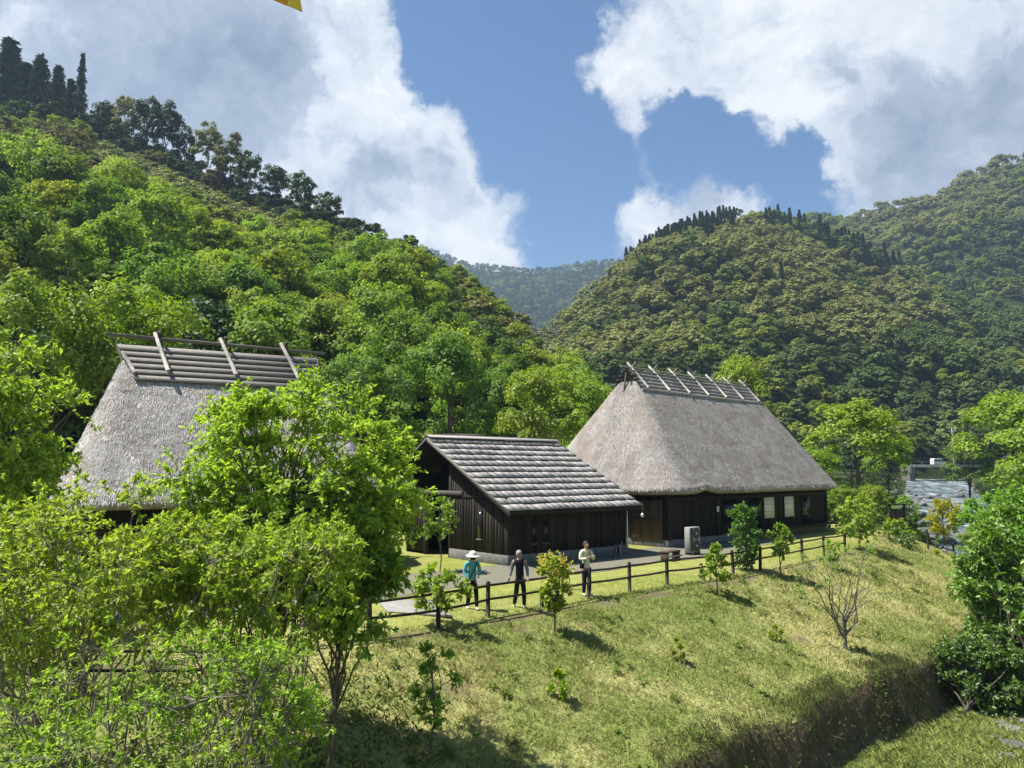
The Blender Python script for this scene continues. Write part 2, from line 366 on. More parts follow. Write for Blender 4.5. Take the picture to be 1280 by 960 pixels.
# river water
def strip(name, mat, ys, xl, xr, zf, nxs, kind='structure', col=None):
    ys = np.asarray(ys); f = np.linspace(0, 1, nxs)
    XX = xl(ys)[:, None] * (1 - f) + xr(ys)[:, None] * f; YY = np.broadcast_to(ys[:, None], XX.shape); ZZ = zf(XX, YY)
    i = (np.arange(len(ys) - 1)[:, None] * nxs + np.arange(nxs - 1)[None]).ravel()
    o = obj(name, mesh_data(name, np.stack([XX, YY, ZZ], -1).reshape(-1, 3), np.stack([i, i + 1, i + nxs + 1, i + nxs], 1), mat, smooth=True)); tag(o, kind=kind); return o
def water_mat():
    m, N, L, out = new_mat('river_water'); b = nd(N, 'ShaderNodeBsdfPrincipled'); b.inputs['Specular IOR Level'].default_value = .25; L.new(b.outputs[0], out.inputs[0])
    tc = nd(N, 'ShaderNodeTexCoord'); mp = nd(N, 'ShaderNodeMapping'); mp.inputs['Scale'].default_value = (.55, .16, .5); mp.inputs['Rotation'].default_value = (0, 0, R(28)); L.new(tc.outputs['Object'], mp.inputs[0])
    n = nd(N, 'ShaderNodeTexNoise'); n.inputs['Scale'].default_value = 1.0; n.inputs['Detail'].default_value = 7; n.inputs['Roughness'].default_value = .7; L.new(mp.outputs[0], n.inputs['Vector'])
    rp = nd(N, 'ShaderNodeValToRGB'); L.new(n.outputs['Fac'], rp.inputs[0]); e = rp.color_ramp.elements
    e[0].position = .50; e[0].color = (.065, .095, .10, 1); e[1].position = .76; e[1].color = (.58, .62, .66, 1)
    L.new(rp.outputs[0], b.inputs['Base Color'])
    r2 = nd(N, 'ShaderNodeMapRange'); L.new(n.outputs['Fac'], r2.inputs[0]); r2.inputs[1].default_value = .44; r2.inputs[2].default_value = .6; r2.inputs[3].default_value = .3; r2.inputs[4].default_value = .8; L.new(r2.outputs[0], b.inputs['Roughness'])
    bp = nd(N, 'ShaderNodeBump'); bp.inputs['Strength'].default_value = .7; bp.inputs['Distance'].default_value = .25; L.new(n.outputs['Fac'], bp.inputs['Height']); L.new(bp.outputs[0], b.inputs['Normal'])
    return m
MT['water'] = water_mat()
strip('river_water', MT['water'], np.arange(-40, 330, 1.5), lambda y: riv_x(y) - 8.8, lambda y: riv_x(y) + 8.8,
      lambda x, y: low_z(y) - .42 + .35 * n2(x, y, 5, 3, 3.3), 12)

# gravel yard in front of the buildings, and a concrete slab
def edge_pts(n=160, x0=-24, x1=40):
    xs = np.linspace(x0, x1, n); ys = np.interp(xs, EDGE[:, 0], EDGE[:, 1])
    t = nrm(np.gradient(np.stack([xs, ys], 1), axis=0)); nn = np.stack([t[:, 1], -t[:, 0]], 1); return xs, ys, nn
xs, ys, nn = edge_pts()
MT['gravel'] = surf('yard_gravel', (.10, .092, .080), (.24, .225, .195), scale=26, bump=.6, c3=(.15, .15, .085), rough=.95, spec=.1)
f = np.linspace(0, 1, 8)[None]
inner = -(4.0 + 1.8 * n2(xs, ys, 3.0, 2, 8.8)); outer = np.full(len(xs), -7.8)
qq = inner[:, None] * (1 - f) + outer[:, None] * f
XX = xs[:, None] + nn[:, 0:1] * qq; YY = ys[:, None] + nn[:, 1:2] * qq
i = (np.arange(len(xs) - 1)[:, None] * 8 + np.arange(7)[None]).ravel()
yard = obj('gravel_path', mesh_data('gravel_path', np.stack([XX, YY, ground_z(XX, YY) + .012], -1).reshape(-1, 3), np.stack([i, i + 8, i + 9, i + 1], 1), MT['gravel'], smooth=True)); tag(yard, kind='structure')
p0, p1 = G(484, 765), G(566, 771); p2, p3 = G(540, 752), G(470, 750)
sl = MB().hexa([(p[0], p[1], -.02) for p in (p0, p1, p2, p3)] + [(p[0], p[1], .035) for p in (p0, p1, p2, p3)]).build('concrete_slab', plain('worn_concrete', (.24, .23, .21), rough=.9, scale=5), bevel=.01)
tag(sl, 'pale concrete slab set in the grass behind the fence', 'slab')

# ------------------------------------------------------------------ hills
def kz(u, v):
    d = ray(u, v); return d[0] / d[1], d[2] / d[1]
class Hill:
    def __init__(s, name, table, tree_h, amp, nk=130, nf=56, seed=0, p=1.0, fmax=1.5, mat=None):
        t = np.array([(kz(u, v)[0], yr, CAM_Z + kz(u, v)[1] * yr - tree_h, yb, zb) for u, v, yr, yb, zb in table])
        s.t = t; s.amp = amp; s.seed = seed; s.p = p; s.k0, s.k1 = t[0, 0], t[-1, 0]
        k = np.linspace(s.k0, s.k1, nk)[:, None] * np.ones((1, nf)); f = np.linspace(-.12, fmax, nf)[None] * np.ones((nk, 1))
        P = s.pt(k, f); i = (np.arange(nk - 1)[:, None] * nf + np.arange(nf - 1)[None]).ravel()
        s.o = tag(obj(name, mesh_data(name, P.reshape(-1, 3), np.stack([i, i + nf, i + nf + 1, i + 1], 1), mat, smooth=True)), kind='structure')
    def row(s, k): return [np.interp(k, s.t[:, 0], s.t[:, j]) for j in range(1, 5)]
    def pt(s, k, f):
        k = np.asarray(k, float); f = np.asarray(f, float); yr, zr, yb, zb = s.row(k)
        y = yb + (yr - yb) * f; x = k * y
        g = np.where(f < 1, np.sign(f) * np.abs(f) ** s.p, 1 - .9 * (f - 1) - .3 * (f - 1) ** 2)
        z = zb + (zr - zb) * g + s.amp * np.clip(np.sin(np.clip(f, 0, 1) * np.pi), 0, 1) * 2 * n2(x, y, 70, 4, s.seed) - np.where(f < 0, 3 * np.abs(f) * 10, 0)
        return np.stack([x, y, z], -1)
MT['forest_floor'] = surf('forest_floor', (.012, .020, .007), (.032, .046, .014), scale=.25, bump=.8, bscale=.8, rough=.95, spec=.05, bdist=.6)
LH = Hill('left_hill', [(-900, 60, 330, 45, 0), (-300, 110, 280, 42, 0), (0, 128, 235, 46, 0), (60, 132, 230, 47, 0), (130, 148, 225, 48, 0), (230, 192, 215, 50, 0), (300, 222, 208, 52, 0), (380, 252, 200, 54, 0), (450, 281, 190, 56, 0), (540, 312, 178, 58, 0), (600, 350, 168, 60, 0), (650, 393, 155, 62, 0), (700, 440, 142, 64, 0), (760, 488, 128, 68, 0), (820, 500, 118, 72, 0), (880, 512, 110, 76, 0), (960, 560, 105, 80, -1)], 7.0, 5, seed=2.0, p=1.0, mat=MT['forest_floor'])
RM = Hill('right_mountain', [(600, 480, 300, 170, 0), (660, 430, 320, 165, 0), (700, 395, 335, 165, 0), (740, 358, 355, 170, 1), (800, 312, 390, 175, 2), (850, 284, 420, 180, 3), (900, 270, 450, 190, 4), (960, 262, 480, 200, 4), (1010, 276, 490, 205, 4), (1080, 306, 495, 210, 5), (1130, 332, 490, 215, 6), (1180, 356, 485, 218, 6), (1240, 376, 480, 228, 6), (1300, 392, 480, 235, 6), (1420, 405, 500, 260, 8), (1700, 420, 560, 300, 10)], 6.0, 22, nk=160, nf=80, seed=5.0, p=.92, mat=MT['forest_floor'])
BM = Hill('back_mountain', [(860, 330, 790, 460, 45), (940, 290, 790, 460, 45), (1010, 272, 770, 460, 45), (1060, 268, 760, 460, 45), (1090, 262, 750, 460, 45), (1130, 248, 740, 460, 45), (1180, 241, 730, 460, 45), (1205, 219, 720, 460, 45), (1240, 200, 710, 460, 45), (1280, 193, 700, 460, 45), (1400, 172, 700, 460, 45), (1700, 130, 710, 460, 45)], 6.0, 40, nk=120, nf=70, seed=14.0, p=.95, mat=MT['forest_floor'])
MT['far_forest'] = surf('far_forest', (.010, .020, .010), (.036, .055, .020), scale=.02, bump=1.0, bscale=.12, rough=1, spec=0, bdist=6, c3=(.022, .034, .018))
FM = Hill('far_mountain', [(300, 250, 2000, 700, 20), (480, 290, 1900, 700, 20), (545, 316, 1800, 700, 20), (590, 332, 1750, 700, 20), (625, 334, 1700, 700, 20), (680, 337, 1650, 700, 20), (735, 329, 1600, 700, 20), (770, 327, 1600, 700, 20), (830, 345, 1650, 700, 20), (1000, 360, 1700, 700, 20)], 8.0, 60, nk=120, nf=70, seed=8.0, p=1.1, mat=MT['far_forest'])
# ------------------------------------------------------------------ plants
def leaf_cards(P, T, Nn, L, W, col, shape='diamond'):
    """one small face pair per leaf: P base, T direction, Nn face normal"""
    n = len(P); T = nrm(T); B = nrm(np.cross(Nn, T)); L = np.broadcast_to(L, (n,))[:, None]; W = np.broadcast_to(W, (n,))[:, None]
    up = nrm(np.cross(T, B))
    if shape == 'diamond':
        V = np.stack([P, P + T * L * .45 + B * W * .5, P + T * L, P + T * L * .45 - B * W * .5], 1).reshape(-1, 3)
        F = (np.arange(n)[:, None] * 4 + np.array([[0, 1, 2, 3]])); k = 4; Fs = [F]
    else:   # folded pointed leaf, 6 points
        V = np.stack([P, P + T * L * .38 + B * W * .5 + up * W * .12, P + T * L * .7 + B * W * .36 + up * W * .06 - up * L * .05, P + T * L - up * L * .14, P + T * L * .7 - B * W * .36 + up * W * .06 - up * L * .05, P + T * L * .38 - B * W * .5 + up * W * .12], 1).reshape(-1, 3)
        b = np.arange(n)[:, None] * 6; Fs = [np.concatenate([b + np.array([[0, 1, 2, 3]]), b + np.array([[0, 3, 4, 5]])])]; k = 6
    return V, Fs, np.repeat(col, k, axis=0)
def rdir(g, n): return nrm(g.normal(size=(n, 3)))
def broad_crown(g, Rr, H, ncl, nlf, ls, low=.28, shell=.55, cz=.62, az=.40):
    """leaf cards gathered in clumps spread through an uneven crown"""
    c = np.array([0, 0, H * cz]); ax = np.array([Rr, Rr, H * az])
    d = rdir(g, ncl); d[:, 2] = np.where(d[:, 2] < -.45, -d[:, 2], d[:, 2])
    rad = (shell + (1 - shell) * g.random(ncl)) * (1 + .22 * vnoise(d * 1.7 + g.random() * 40) - .11)
    C = c + d * rad[:, None] * ax; cr = Rr * (.16 + .17 * g.random(ncl))
    idx = np.repeat(np.arange(ncl), nlf); n = len(idx)
    dd = rdir(g, n); dd[:, 2] = np.where(dd[:, 2] < -.25, -dd[:, 2], dd[:, 2])
    r = cr[idx] * (.35 + .75 * g.random(n) ** .6)
    P = C[idx] + dd * r[:, None] * np.array([1, 1, .72])
    outw = nrm(P - c)
    Nn = nrm(dd * .5 + outw * .35 + np.array([0, 0, .55]) + g.normal(size=(n, 3)) * .32)
    T = nrm(np.cross(Nn, g.normal(size=(n, 3)))); T[:, 2] -= .25
    L = ls * (.65 + .7 * g.random(n))
    shade = np.clip(.5 + .28 * g.normal(size=n) + .25 * (g.random(ncl)[idx] - .5), 0, 1)
    V, F, col = leaf_cards(P - T * L[:, None] * .5, T, Nn, L, L * .72, shade)
    return V, F, col, C, c
def limbs(g, mb, H, C, r0, nb=9, lean=(0, 0)):
    """tapered trunk and limbs reaching into the clumps"""
    top = np.array([lean[0], lean[1], H * .62]); k = 7; t = np.linspace(0, 1, k)[:, None]
    path = top * t + g.normal(size=(k, 3)) * np.array([.02, .02, 0]) * H * np.sin(t * np.pi); path[0] = 0
    mb.tube(np.concatenate([[[0, 0, -.4]], path]), np.concatenate([[r0 * 1.35], r0 * (1.15 - .8 * t[:, 0])]), 7)
    for q in g.choice(len(C), min(nb, len(C)), replace=False):
        s = .35 + .6 * g.random(); a = top * s; e = C[q]; m = (a + e) / 2 + np.array([0, 0, .05 * H]) * (g.random() - .3)
        mb.tube([a, m, e], [r0 * .42 * (1.2 - s * .5), r0 * .26, r0 * .08], 5, caps=False)
def make_broad(seed, Rr, H, ncl, nlf, ls, mat, bark='bark', cz=.62, az=.40):
    g = np.random.default_rng(seed); V, F, col, C, c = broad_crown(g, Rr, H, ncl, nlf, ls, cz=cz, az=az)
    mb = MB(); limbs(g, mb, H, C, H * .018)
    return mb.data('trunk', MT[bark], True), mesh_data('crown', V, F, mat, col=col)
def make_conifer(seed, Rr, H, mat, tiers=40, per=13, nl=8, skirt=.05, ls=.85):
    g = np.random.default_rng(seed); Ps, Ts, Ns, Ls = [], [], [], []
    for i in range(tiers):
        t = i / (tiers - 1); z = H * (skirt + (1 - skirt) * t); rr = Rr * (1 - t) ** 1.05 * (.65 + .7 * g.random()) + .10
        m = max(4, int(per * (1 - .5 * t)))
        for a in np.linspace(0, 2 * np.pi, m, endpoint=False) + g.random() * 6:
            l = rr * (.7 + .5 * g.random()); s = np.linspace(.15, 1, nl)
            dx, dy = math.cos(a), math.sin(a)
            p = np.stack([dx * l * s, dy * l * s, z - l * .35 * s + l * .12 * s ** 3 + 0 * s], 1) + g.normal(size=(nl, 3)) * .09 * l
            Ps.append(p); Ts.append(np.tile([dx, dy, -.4], (nl, 1)) + g.normal(size=(nl, 3)) * .5); Ns.append(np.tile([dx * .3, dy * .3, .9], (nl, 1)) + g.normal(size=(nl, 3)) * .35); Ls.append(np.full(nl, ls) * (.6 + .8 * g.random(nl)))
    P, T, Nn, L = map(np.concatenate, (Ps, Ts, Ns, Ls)); col = np.clip(.5 + .25 * g.normal(size=len(P)), 0, 1)
    V, F, col = leaf_cards(P, T, Nn, L, L * .55, col)
    mb = MB().tube([(0, 0, -.4), (0, 0, H * .5), (0, 0, H * .98)], [H * .016, H * .01, H * .002], 6)
    return mb.data('trunk', MT['bark'], True), mesh_data('crown', V, F, mat, col=col)

GRN = leaf_mat('spring_leaf', (.135, .185, .028), (.365, .425, .085), trans=.48, obcol=True, rand=.10, gloss=.012, hue=.012)
GRN_IN = leaf_mat('hill_leaf', (.135, .180, .026), (.340, .385, .075), trans=.46, rand=.18, hue=.015, gloss=.012)
OLV = leaf_mat('flowering_leaf', (.115, .130, .032), (.28, .275, .085), rand=.25, gloss=.02, trans=.25, hue=.02, tint=(1.1, 1.05, .6))
EVG = leaf_mat('evergreen_leaf', (.026, .056, .016), (.085, .130, .032), rand=.30, trans=.25, hue=.025, gloss=.03)
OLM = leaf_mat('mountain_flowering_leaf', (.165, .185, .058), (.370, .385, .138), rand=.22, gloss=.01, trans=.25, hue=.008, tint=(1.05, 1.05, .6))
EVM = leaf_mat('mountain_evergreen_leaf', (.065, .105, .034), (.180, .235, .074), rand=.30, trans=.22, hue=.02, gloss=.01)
CON = leaf_mat('conifer_needles', (.024, .048, .024), (.068, .112, .048), rand=.25, trans=.12, gloss=.02, tint=(1, 1, .6))

def place(name, label, cat, loc, tm, cm, s=1.0, rz=0.0, color=None, group=None, sz=None):
    e = empty(name, loc, rz); e.scale = (s, s, sz or s); tag(e, label, cat, group)
    t = obj('trunk', tm, e); c = obj('crown', cm, e)
    if color is not None: c.color = (*color, 1)
    return e

HILLV = [make_broad(100 + i, 3.6 + .25 * (i % 3), 9.5 + .6 * (i % 4), 78, 62, .36, GRN) for i in range(8)]
HILLD = [make_broad(140 + i, 3.5, 9.5, 74, 60, .36, EVG) for i in range(3)]
HILLO = [make_broad(160 + i, 3.3, 8.5, 66, 56, .35, OLV) for i in range(2)]
CRV = [make_broad(170 + i, 3.4, 9.8, 60, 70, .42, EVG if i < 3 else OLV, cz=.50, az=.52) for i in range(5)]
CONV = [make_conifer(180 + i, 2.9 + .3 * i, 17, CON) for i in range(2)]

# --- things one can tell apart on the left hillside, the rest as one mass
def dart(hill, n, smin, seed, f0=-.05, f1=1.04, kr=None, keep=None):
    g = np.random.default_rng(seed); k0, k1 = kr or (hill.k0, hill.k1)
    k = k0 + (k1 - k0) * g.random(n); f = f0 + (f1 - f0) * g.random(n) ** .8
    P = hill.pt(k, f)
    if keep is not None: m = keep(P, k, f); P, k, f = P[m], k[m], f[m]
    cell = {}; out = []
    for i in range(len(P)):
        sm = smin(P[i]) if callable(smin) else smin
        c = (int(P[i, 0] // 6), int(P[i, 1] // 6)); ok = True
        for a in (-1, 0, 1):
            for b in (-1, 0, 1):
                for j in cell.get((c[0] + a, c[1] + b), ()):
                    if (P[i, 0] - P[j, 0]) ** 2 + (P[i, 1] - P[j, 1]) ** 2 < sm * sm: ok = False; break
                if not ok: break
            if not ok: break
        if ok: cell.setdefault(c, []).append(i); out.append(i)
    return P[out], k[out], f[out]
def to_px(P):
    P = np.asarray(P); d = P - np.array([0, 0, CAM_Z]); c, s = math.cos(PITCH), math.sin(PITCH)
    dep = d[..., 1] * c + d[..., 2] * s; upv = -d[..., 1] * s + d[..., 2] * c
    return 640 + FPX * d[..., 0] / dep, 480 - FPX * upv / dep, dep
PL, kL, fL = dart(LH, 16000, lambda p: (3.3 if p[1] < 90 else 3.6) + 1.6 * ((p[0] * 12.9898 + p[1] * 78.233) % 1.0), 11, f0=.0, f1=1.06, kr=(kz(-220, 300)[0], kz(930, 500)[0]))
uL, vL, dL = to_px(PL)
order = np.argsort(dL)
vis = [i for i in order if -70 < uL[i] < 900]
GREENS = [((1.0, 1.0, 1.0), 'fresh green'), ((1.12, 1.05, .9), 'yellow green'), ((.85, .95, .9), 'fresh green'), ((1.18, 1.12, .9), 'yellow green'), ((.70, .84, .85), 'deep green'), ((1.05, 1.10, 1.1), 'pale green'), ((.95, 1.06, .8), 'fresh green'), ((.58, .76, .8), 'deep green'), ((1.15, 1.2, 1.3), 'pale green')]
def scatter(name, P, S, RZ, IDX, meshes):
    """one mass of plants: points carrying instances of a few crowns"""
    src = bpy.data.collections.new(name + '_sources')
    for i, m in enumerate(meshes):
        src.objects.link(bpy.data.objects.new('%s_source_%02d' % (name, i), m))
    me = bpy.data.meshes.new(name); me.vertices.add(len(P)); me.vertices.foreach_set('co', np.asarray(P, np.float32).ravel()); me.update()
    for an, arr, ty in (('sc', S, 'FLOAT'), ('rz', RZ, 'FLOAT'), ('ix', IDX, 'INT')):
        a = me.attributes.new(an, ty, 'POINT'); a.data.foreach_set('value', np.asarray(arr, np.int32 if ty == 'INT' else np.float32))
    o = obj(name, me)
    ng = bpy.data.node_groups.new(name, 'GeometryNodeTree'); ng.interface.new_socket('Geometry', in_out='INPUT', socket_type='NodeSocketGeometry'); ng.interface.new_socket('Geometry', in_out='OUTPUT', socket_type='NodeSocketGeometry')
    N, L = ng.nodes, ng.links; gi = N.new('NodeGroupInput'); go = N.new('NodeGroupOutput')
    ip = N.new('GeometryNodeInstanceOnPoints'); ci = N.new('GeometryNodeCollectionInfo'); ci.inputs['Collection'].default_value = src; ci.inputs['Separate Children'].default_value = True; ci.inputs['Reset Children'].default_value = True
    def na(n, ty):
        x = N.new('GeometryNodeInputNamedAttribute'); x.data_type = ty; x.inputs['Name'].default_value = n; return [s for s in x.outputs if s.enabled and s.name == 'Attribute'][0]
    cx = N.new('ShaderNodeCombineXYZ'); L.new(na('rz', 'FLOAT'), cx.inputs[2])
    L.new(gi.outputs[0], ip.inputs['Points']); L.new(ci.outputs[0], ip.inputs['Instance']); ip.inputs['Pick Instance'].default_value = True
    L.new(na('ix', 'INT'), ip.inputs['Instance Index']); L.new(cx.outputs[0], ip.inputs['Rotation']); L.new(na('sc', 'FLOAT'), ip.inputs['Scale'])
    L.new(ip.outputs[0], go.inputs[0]); o.modifiers.new('scatter', 'NODES').node_group = ng
    tag(o, kind='stuff'); return o

EMPT = []
g = np.random.default_rng(21)
n_things = 0; rest = []
def zone(u):
    for lim, t in ((60, 'at the left picture edge'), (180, 'above the left end of the long ridge log'), (290, 'above the middle of the long ridge log'), (400, 'above the right end of the long ridge log'), (510, 'above the tall foreground tree'), (600, 'above the shed gable'), (690, 'above the shed ridge'), (780, 'left of the crossed ridge poles')):
        if u < lim: return t
    return 'behind the crossed ridge poles'
for i in vis:
    ridge = fL[i] > .84 and kL[i] < kz(420, 300)[0]
    x, y, z = PL[i]
    s = (.60 + .52 * g.random() ** 1.5) * (1.0 if kL[i] < kz(560, 300)[0] else .82); pick = n2(np.array([x]), np.array([y]), 26, 2, 6.0)[0]
    tall = 'high' if vL[i] < 330 else 'halfway' if vL[i] < 420 else 'low'
    if n_things < 280:
        c, cn_ = GREENS[int(g.integers(len(GREENS)))]; c = np.array(c) * (.92 + .2 * g.random()) * (1.0 + .35 * pick)
        if ridge or pick < -.10 and g.random() < .5: kd = ('dark', HILLD, 'dark glossy evergreen tree', 'evergreen_tree')
        elif pick > .19 and g.random() < .4: kd = ('olive', HILLO, 'olive brown flowering tree', 'flowering_tree')
        else: kd = ('green', HILLV, cn_ + ' broadleaf tree', 'broadleaf_tree')
        tm, cm = kd[1][int(g.integers(len(kd[1])))]
        lab = '%s %s uphill %s' % (kd[2], tall, zone(uL[i]))
        place(kd[3], lab, 'tree', (x, y, z - .3), tm, cm, s, g.random() * 6.28, sz=s * (.85 + .5 * g.random()), color=c, group=lab.replace(' tree ', ' trees '))
        n_things += 1
    else: rest.append(i)
rest += [i for i in order if not (-70 < uL[i] < 900)]
rest = np.array(rest)
# farther hillside crowns as one mass (fresh green, lighter scrub in the clearing, evergreen along the crest)
FARG = [make_broad(200 + i, 3.4, 8.0, 48, 34, .55, GRN_IN)[1] for i in range(4)]
FARD = [make_broad(220 + i, 3.4, 9.0, 48, 34, .55, EVG)[1] for i in range(2)]
FARO = [make_broad(230 + i, 3.3, 7.5, 30, 46, .54, OLV)[1] for i in range(2)]
SCRUB = leaf_mat('hill_scrub_leaf', (.20, .225, .055), (.42, .43, .135), rand=.25, trans=.3, hue=.02)
SCR = [make_broad(240, 2.2, 3.6, 22, 40, .42, SCRUB)[1]]
FARC = [c[1] for c in CONV]
FARDM = [make_broad(250 + i, 3.4, 8.6, 40, 40, .58, EVM)[1] for i in range(2)]
FAROM = [make_broad(260 + i, 3.4, 7.5, 40, 40, .56, OLM)[1] for i in range(2)]
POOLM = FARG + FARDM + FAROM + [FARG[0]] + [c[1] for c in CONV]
POOL = FARG + FARD + FARO + SCR + FARC            # 0-3 green, 4-5 dark, 6-7 olive, 8 scrub, 9-10 conifer
Pr = PL[rest]; ur, vr, _ = to_px(Pr); fr = fL[rest]
ix = g.integers(0, 4, len(rest)); S = .60 + .42 * g.random(len(rest))
crest = (fr > .93) | ((fr > .86) & (g.random(len(rest)) < .5)); crest &= ur < 560
ix = np.where(crest, 4 + g.integers(0, 2, len(rest)), ix)
pk = n2(Pr[:, 0], Pr[:, 1], 30, 3, 3.0); ix = np.where((pk > .14) & ~crest, 6 + g.integers(0, 2, len(rest)), ix); ix = np.where((pk < -.20) & ~crest, 4, ix)
glade = ((ur - 240) / 130) ** 2 + ((vr - (245 + (ur - 240) * .32)) / 38) ** 2 < 1
ix = np.where(glade, 8, ix)
scatter('hillside_forest', Pr - np.array([0, 0, .3]), S, g.random(len(rest)) * 6.28, ix, POOL)
# scrub fills the clearing
Pg, kg, fg = dart(LH, 26000, 2.0, 77, f0=.5, f1=.95, kr=(kz(90, 250)[0], kz(420, 300)[0]), keep=lambda P, k, f: (lambda w: ((w[0] - 240) / 135) ** 2 + ((w[1] - (245 + (w[0] - 240) * .32)) / 36) ** 2 < 1)(to_px(P)))
if len(Pg): scatter('hillside_scrub', Pg, .5 + .4 * g.random(len(Pg)), g.random(len(Pg)) * 6.28, np.zeros(len(Pg), int), SCR)

# conifers and evergreens along the left crest, standing on the slope just below the ridge line
def crest(name, lab, u, vt, hw, tmcm, base_h, base_r, f=.97, rz=0.0, group=None):
    b = LH.pt(kz(u, 150)[0], f); y = b[1]; h = at(u, vt, y)[2] - b[2] + 1.0; x = at(u, vt, y)[0]
    e = place(name, lab, 'tree', (x, y, b[2] - 1.0), tmcm[0], tmcm[1], hw / FPX * y / base_r, rz, group=group, sz=h / base_h)
for n_, (u, vt, hw, lab) in enumerate([(14, 50, 34, 'broad dark conifer at the top left edge of the hill crest'), (52, 72, 26, 'dark pointed conifer left of the thin spire on the left hill crest'), (74, 84, 21, 'shorter dark conifer beside the thin spire on the left hill crest'), (104, 68, 12, 'thin spire-like conifer standing alone tallest right on the left hill crest'), (34, 80, 28, 'dark conifer between two taller ones on the left hill crest'), (-14, 60, 24, 'dark conifer cut by the left picture edge on the crest'), (90, 100, 18, 'low dark conifer tucked left of the thin spire')]):
    crest('conifer', lab, u, vt, hw, CONV[n_ % 2], 17, 3.2, rz=n_ * 1.1, group='conifers on the left hill crest')
for n_, (u, vt, hw, k_, lab) in enumerate([(135, 128, 20, 0, 'low evergreen right of the thin spire on the crest'), (160, 120, 20, 3, 'brownish rounded tree on the hill crest right of the conifers'), (187, 118, 22, 1, 'tall leafy evergreen on the hill crest above the clearing'), (208, 128, 24, 2, 'broad dark evergreen on the hill crest above the clearing'), (232, 158, 16, 0, 'small evergreen on the crest left of the hillside hut'), (262, 156, 22, 4, 'brownish tree on the crest above the hillside hut'), (290, 168, 22, 3, 'olive tree on the crest just right of the hillside hut'), (312, 186, 20, 1, 'dark evergreen on the crest right of the hillside hut'), (345, 206, 20, 2, 'evergreen on the crest where the ridge dips'), (378, 216, 22, 0, 'bushy evergreen far down the crest'), (412, 238, 20, 1, 'last dark evergreen down the crest')]):
    crest('crest_tree', lab, u, vt, hw, CRV[k_], 9.8, 3.5, f=.96, rz=n_ * 2.1)

Pu, ku, fu = dart(LH, 5000, 2.6, 88, f0=.90, f1=1.0, kr=(kz(-60, 200)[0], kz(440, 280)[0]))
scatter('crest_undergrowth_forest', Pu - np.array([0, 0, 1.0]), .45 + .35 * np.random.default_rng(3).random(len(Pu)), np.random.default_rng(4).random(len(Pu)) * 6.28, np.random.default_rng(5).integers(0, 3, len(Pu)), [CRV[0][1], CRV[1][1], CRV[4][1]])
# --- the mountain across the river: one wooded mass, three conifers that stand out
PR, kR, fR = dart(RM, 60000, lambda p: 3.4 + 2.2 * ((p[0] * 12.9898 + p[1] * 78.233) % 1.0), 31, f0=.0, f1=1.04, kr=(kz(640, 400)[0], kz(1330, 300)[0]))
uR, vR, dR = to_px(PR)
g = np.random.default_rng(41); n = len(PR)
pk = n2(PR[:, 0], PR[:, 1], 42, 4, 12.0) + .04 * g.normal(size=n)
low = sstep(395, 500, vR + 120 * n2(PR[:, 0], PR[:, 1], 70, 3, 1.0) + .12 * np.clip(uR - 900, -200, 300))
sunny = sstep(1000, 740, uR + (vR - 360) * .5)  # paler crowns favoured on the sun-facing side, sunlight put into the tree mix
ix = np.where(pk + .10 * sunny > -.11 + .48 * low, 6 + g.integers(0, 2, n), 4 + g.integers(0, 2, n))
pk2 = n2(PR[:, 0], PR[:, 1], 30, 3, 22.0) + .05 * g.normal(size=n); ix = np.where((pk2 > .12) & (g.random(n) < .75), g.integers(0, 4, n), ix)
belt = np.abs(vR - (282 + .30 * (uR - 960))) < 12 + 8 * np.sin(uR * .03); belt &= (uR > 955) & (uR < 1175)
ix = np.where(belt & (g.random(n) < .9), 4 + g.integers(0, 2, n), ix)
cn = (belt & (g.random(n) < .6))
ix = np.where(cn, 9 + g.integers(0, 2, n), ix)
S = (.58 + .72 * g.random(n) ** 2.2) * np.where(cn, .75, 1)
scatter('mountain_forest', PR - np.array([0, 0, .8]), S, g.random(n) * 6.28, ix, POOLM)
for u, vt, vb, lab in [(978, 326, 366, 'lone dark conifer halfway up the mountain across the river'), (1203, 300, 330, 'left of two dark conifers high on the right mountain'), (1214, 304, 332, 'right of two dark conifers high on the right mountain')]:
    k = kz(u, vb)[0]; ff = np.linspace(.02, .99, 300); Pm = RM.pt(np.full(300, k), ff); uu, vv, dd = to_px(Pm); j = int(np.argmin(np.abs(vv - vb)))
    h = (vb - vt) / FPX * dd[j]; tm, cm = CONV[0]
    place('conifer', lab, 'tree', Pm[j] - np.array([0, 0, .5]), tm, cm, h / 17 * .95, .4, sz=h / 17)
PC, kC, fC = dart(RM, 14000, 3.0, 37, f0=.84, f1=1.02, kr=(kz(782, 300)[0], kz(918, 260)[0]), keep=lambda P, k, f: f > .97 - .13 * sstep(kz(782, 300)[0], kz(880, 270)[0], k))
g = np.random.default_rng(44); n = len(PC); scatter('ridge_conifer_forest', PC - np.array([0, 0, .5]), .55 + .25 * g.random(n), g.random(n) * 6.28, 9 + g.integers(0, 2, n), POOLM)
PB, kB, fB = dart(BM, 60000, 5.4, 39, f0=.25, f1=1.03, kr=(kz(930, 300)[0], kz(1330, 300)[0]))
g = np.random.default_rng(46); n = len(PB); pb_ = n2(PB[:, 0], PB[:, 1], 80, 4, 3.0) + .05 * g.normal(size=n); ib = np.where(pb_ > .03, 6 + g.integers(0, 2, n), np.where(pb_ > -.08, g.integers(0, 4, n), 4 + g.integers(0, 2, n))); uB, vB, _ = to_px(PB); ib = np.where((uB > 1195) & (vB < 280) & (g.random(n) < .8), 6, ib)
scatter('back_mountain_forest', PB - np.array([0, 0, .8]), .8 + .9 * g.random(n) ** 2, g.random(n) * 6.28, ib, POOLM)
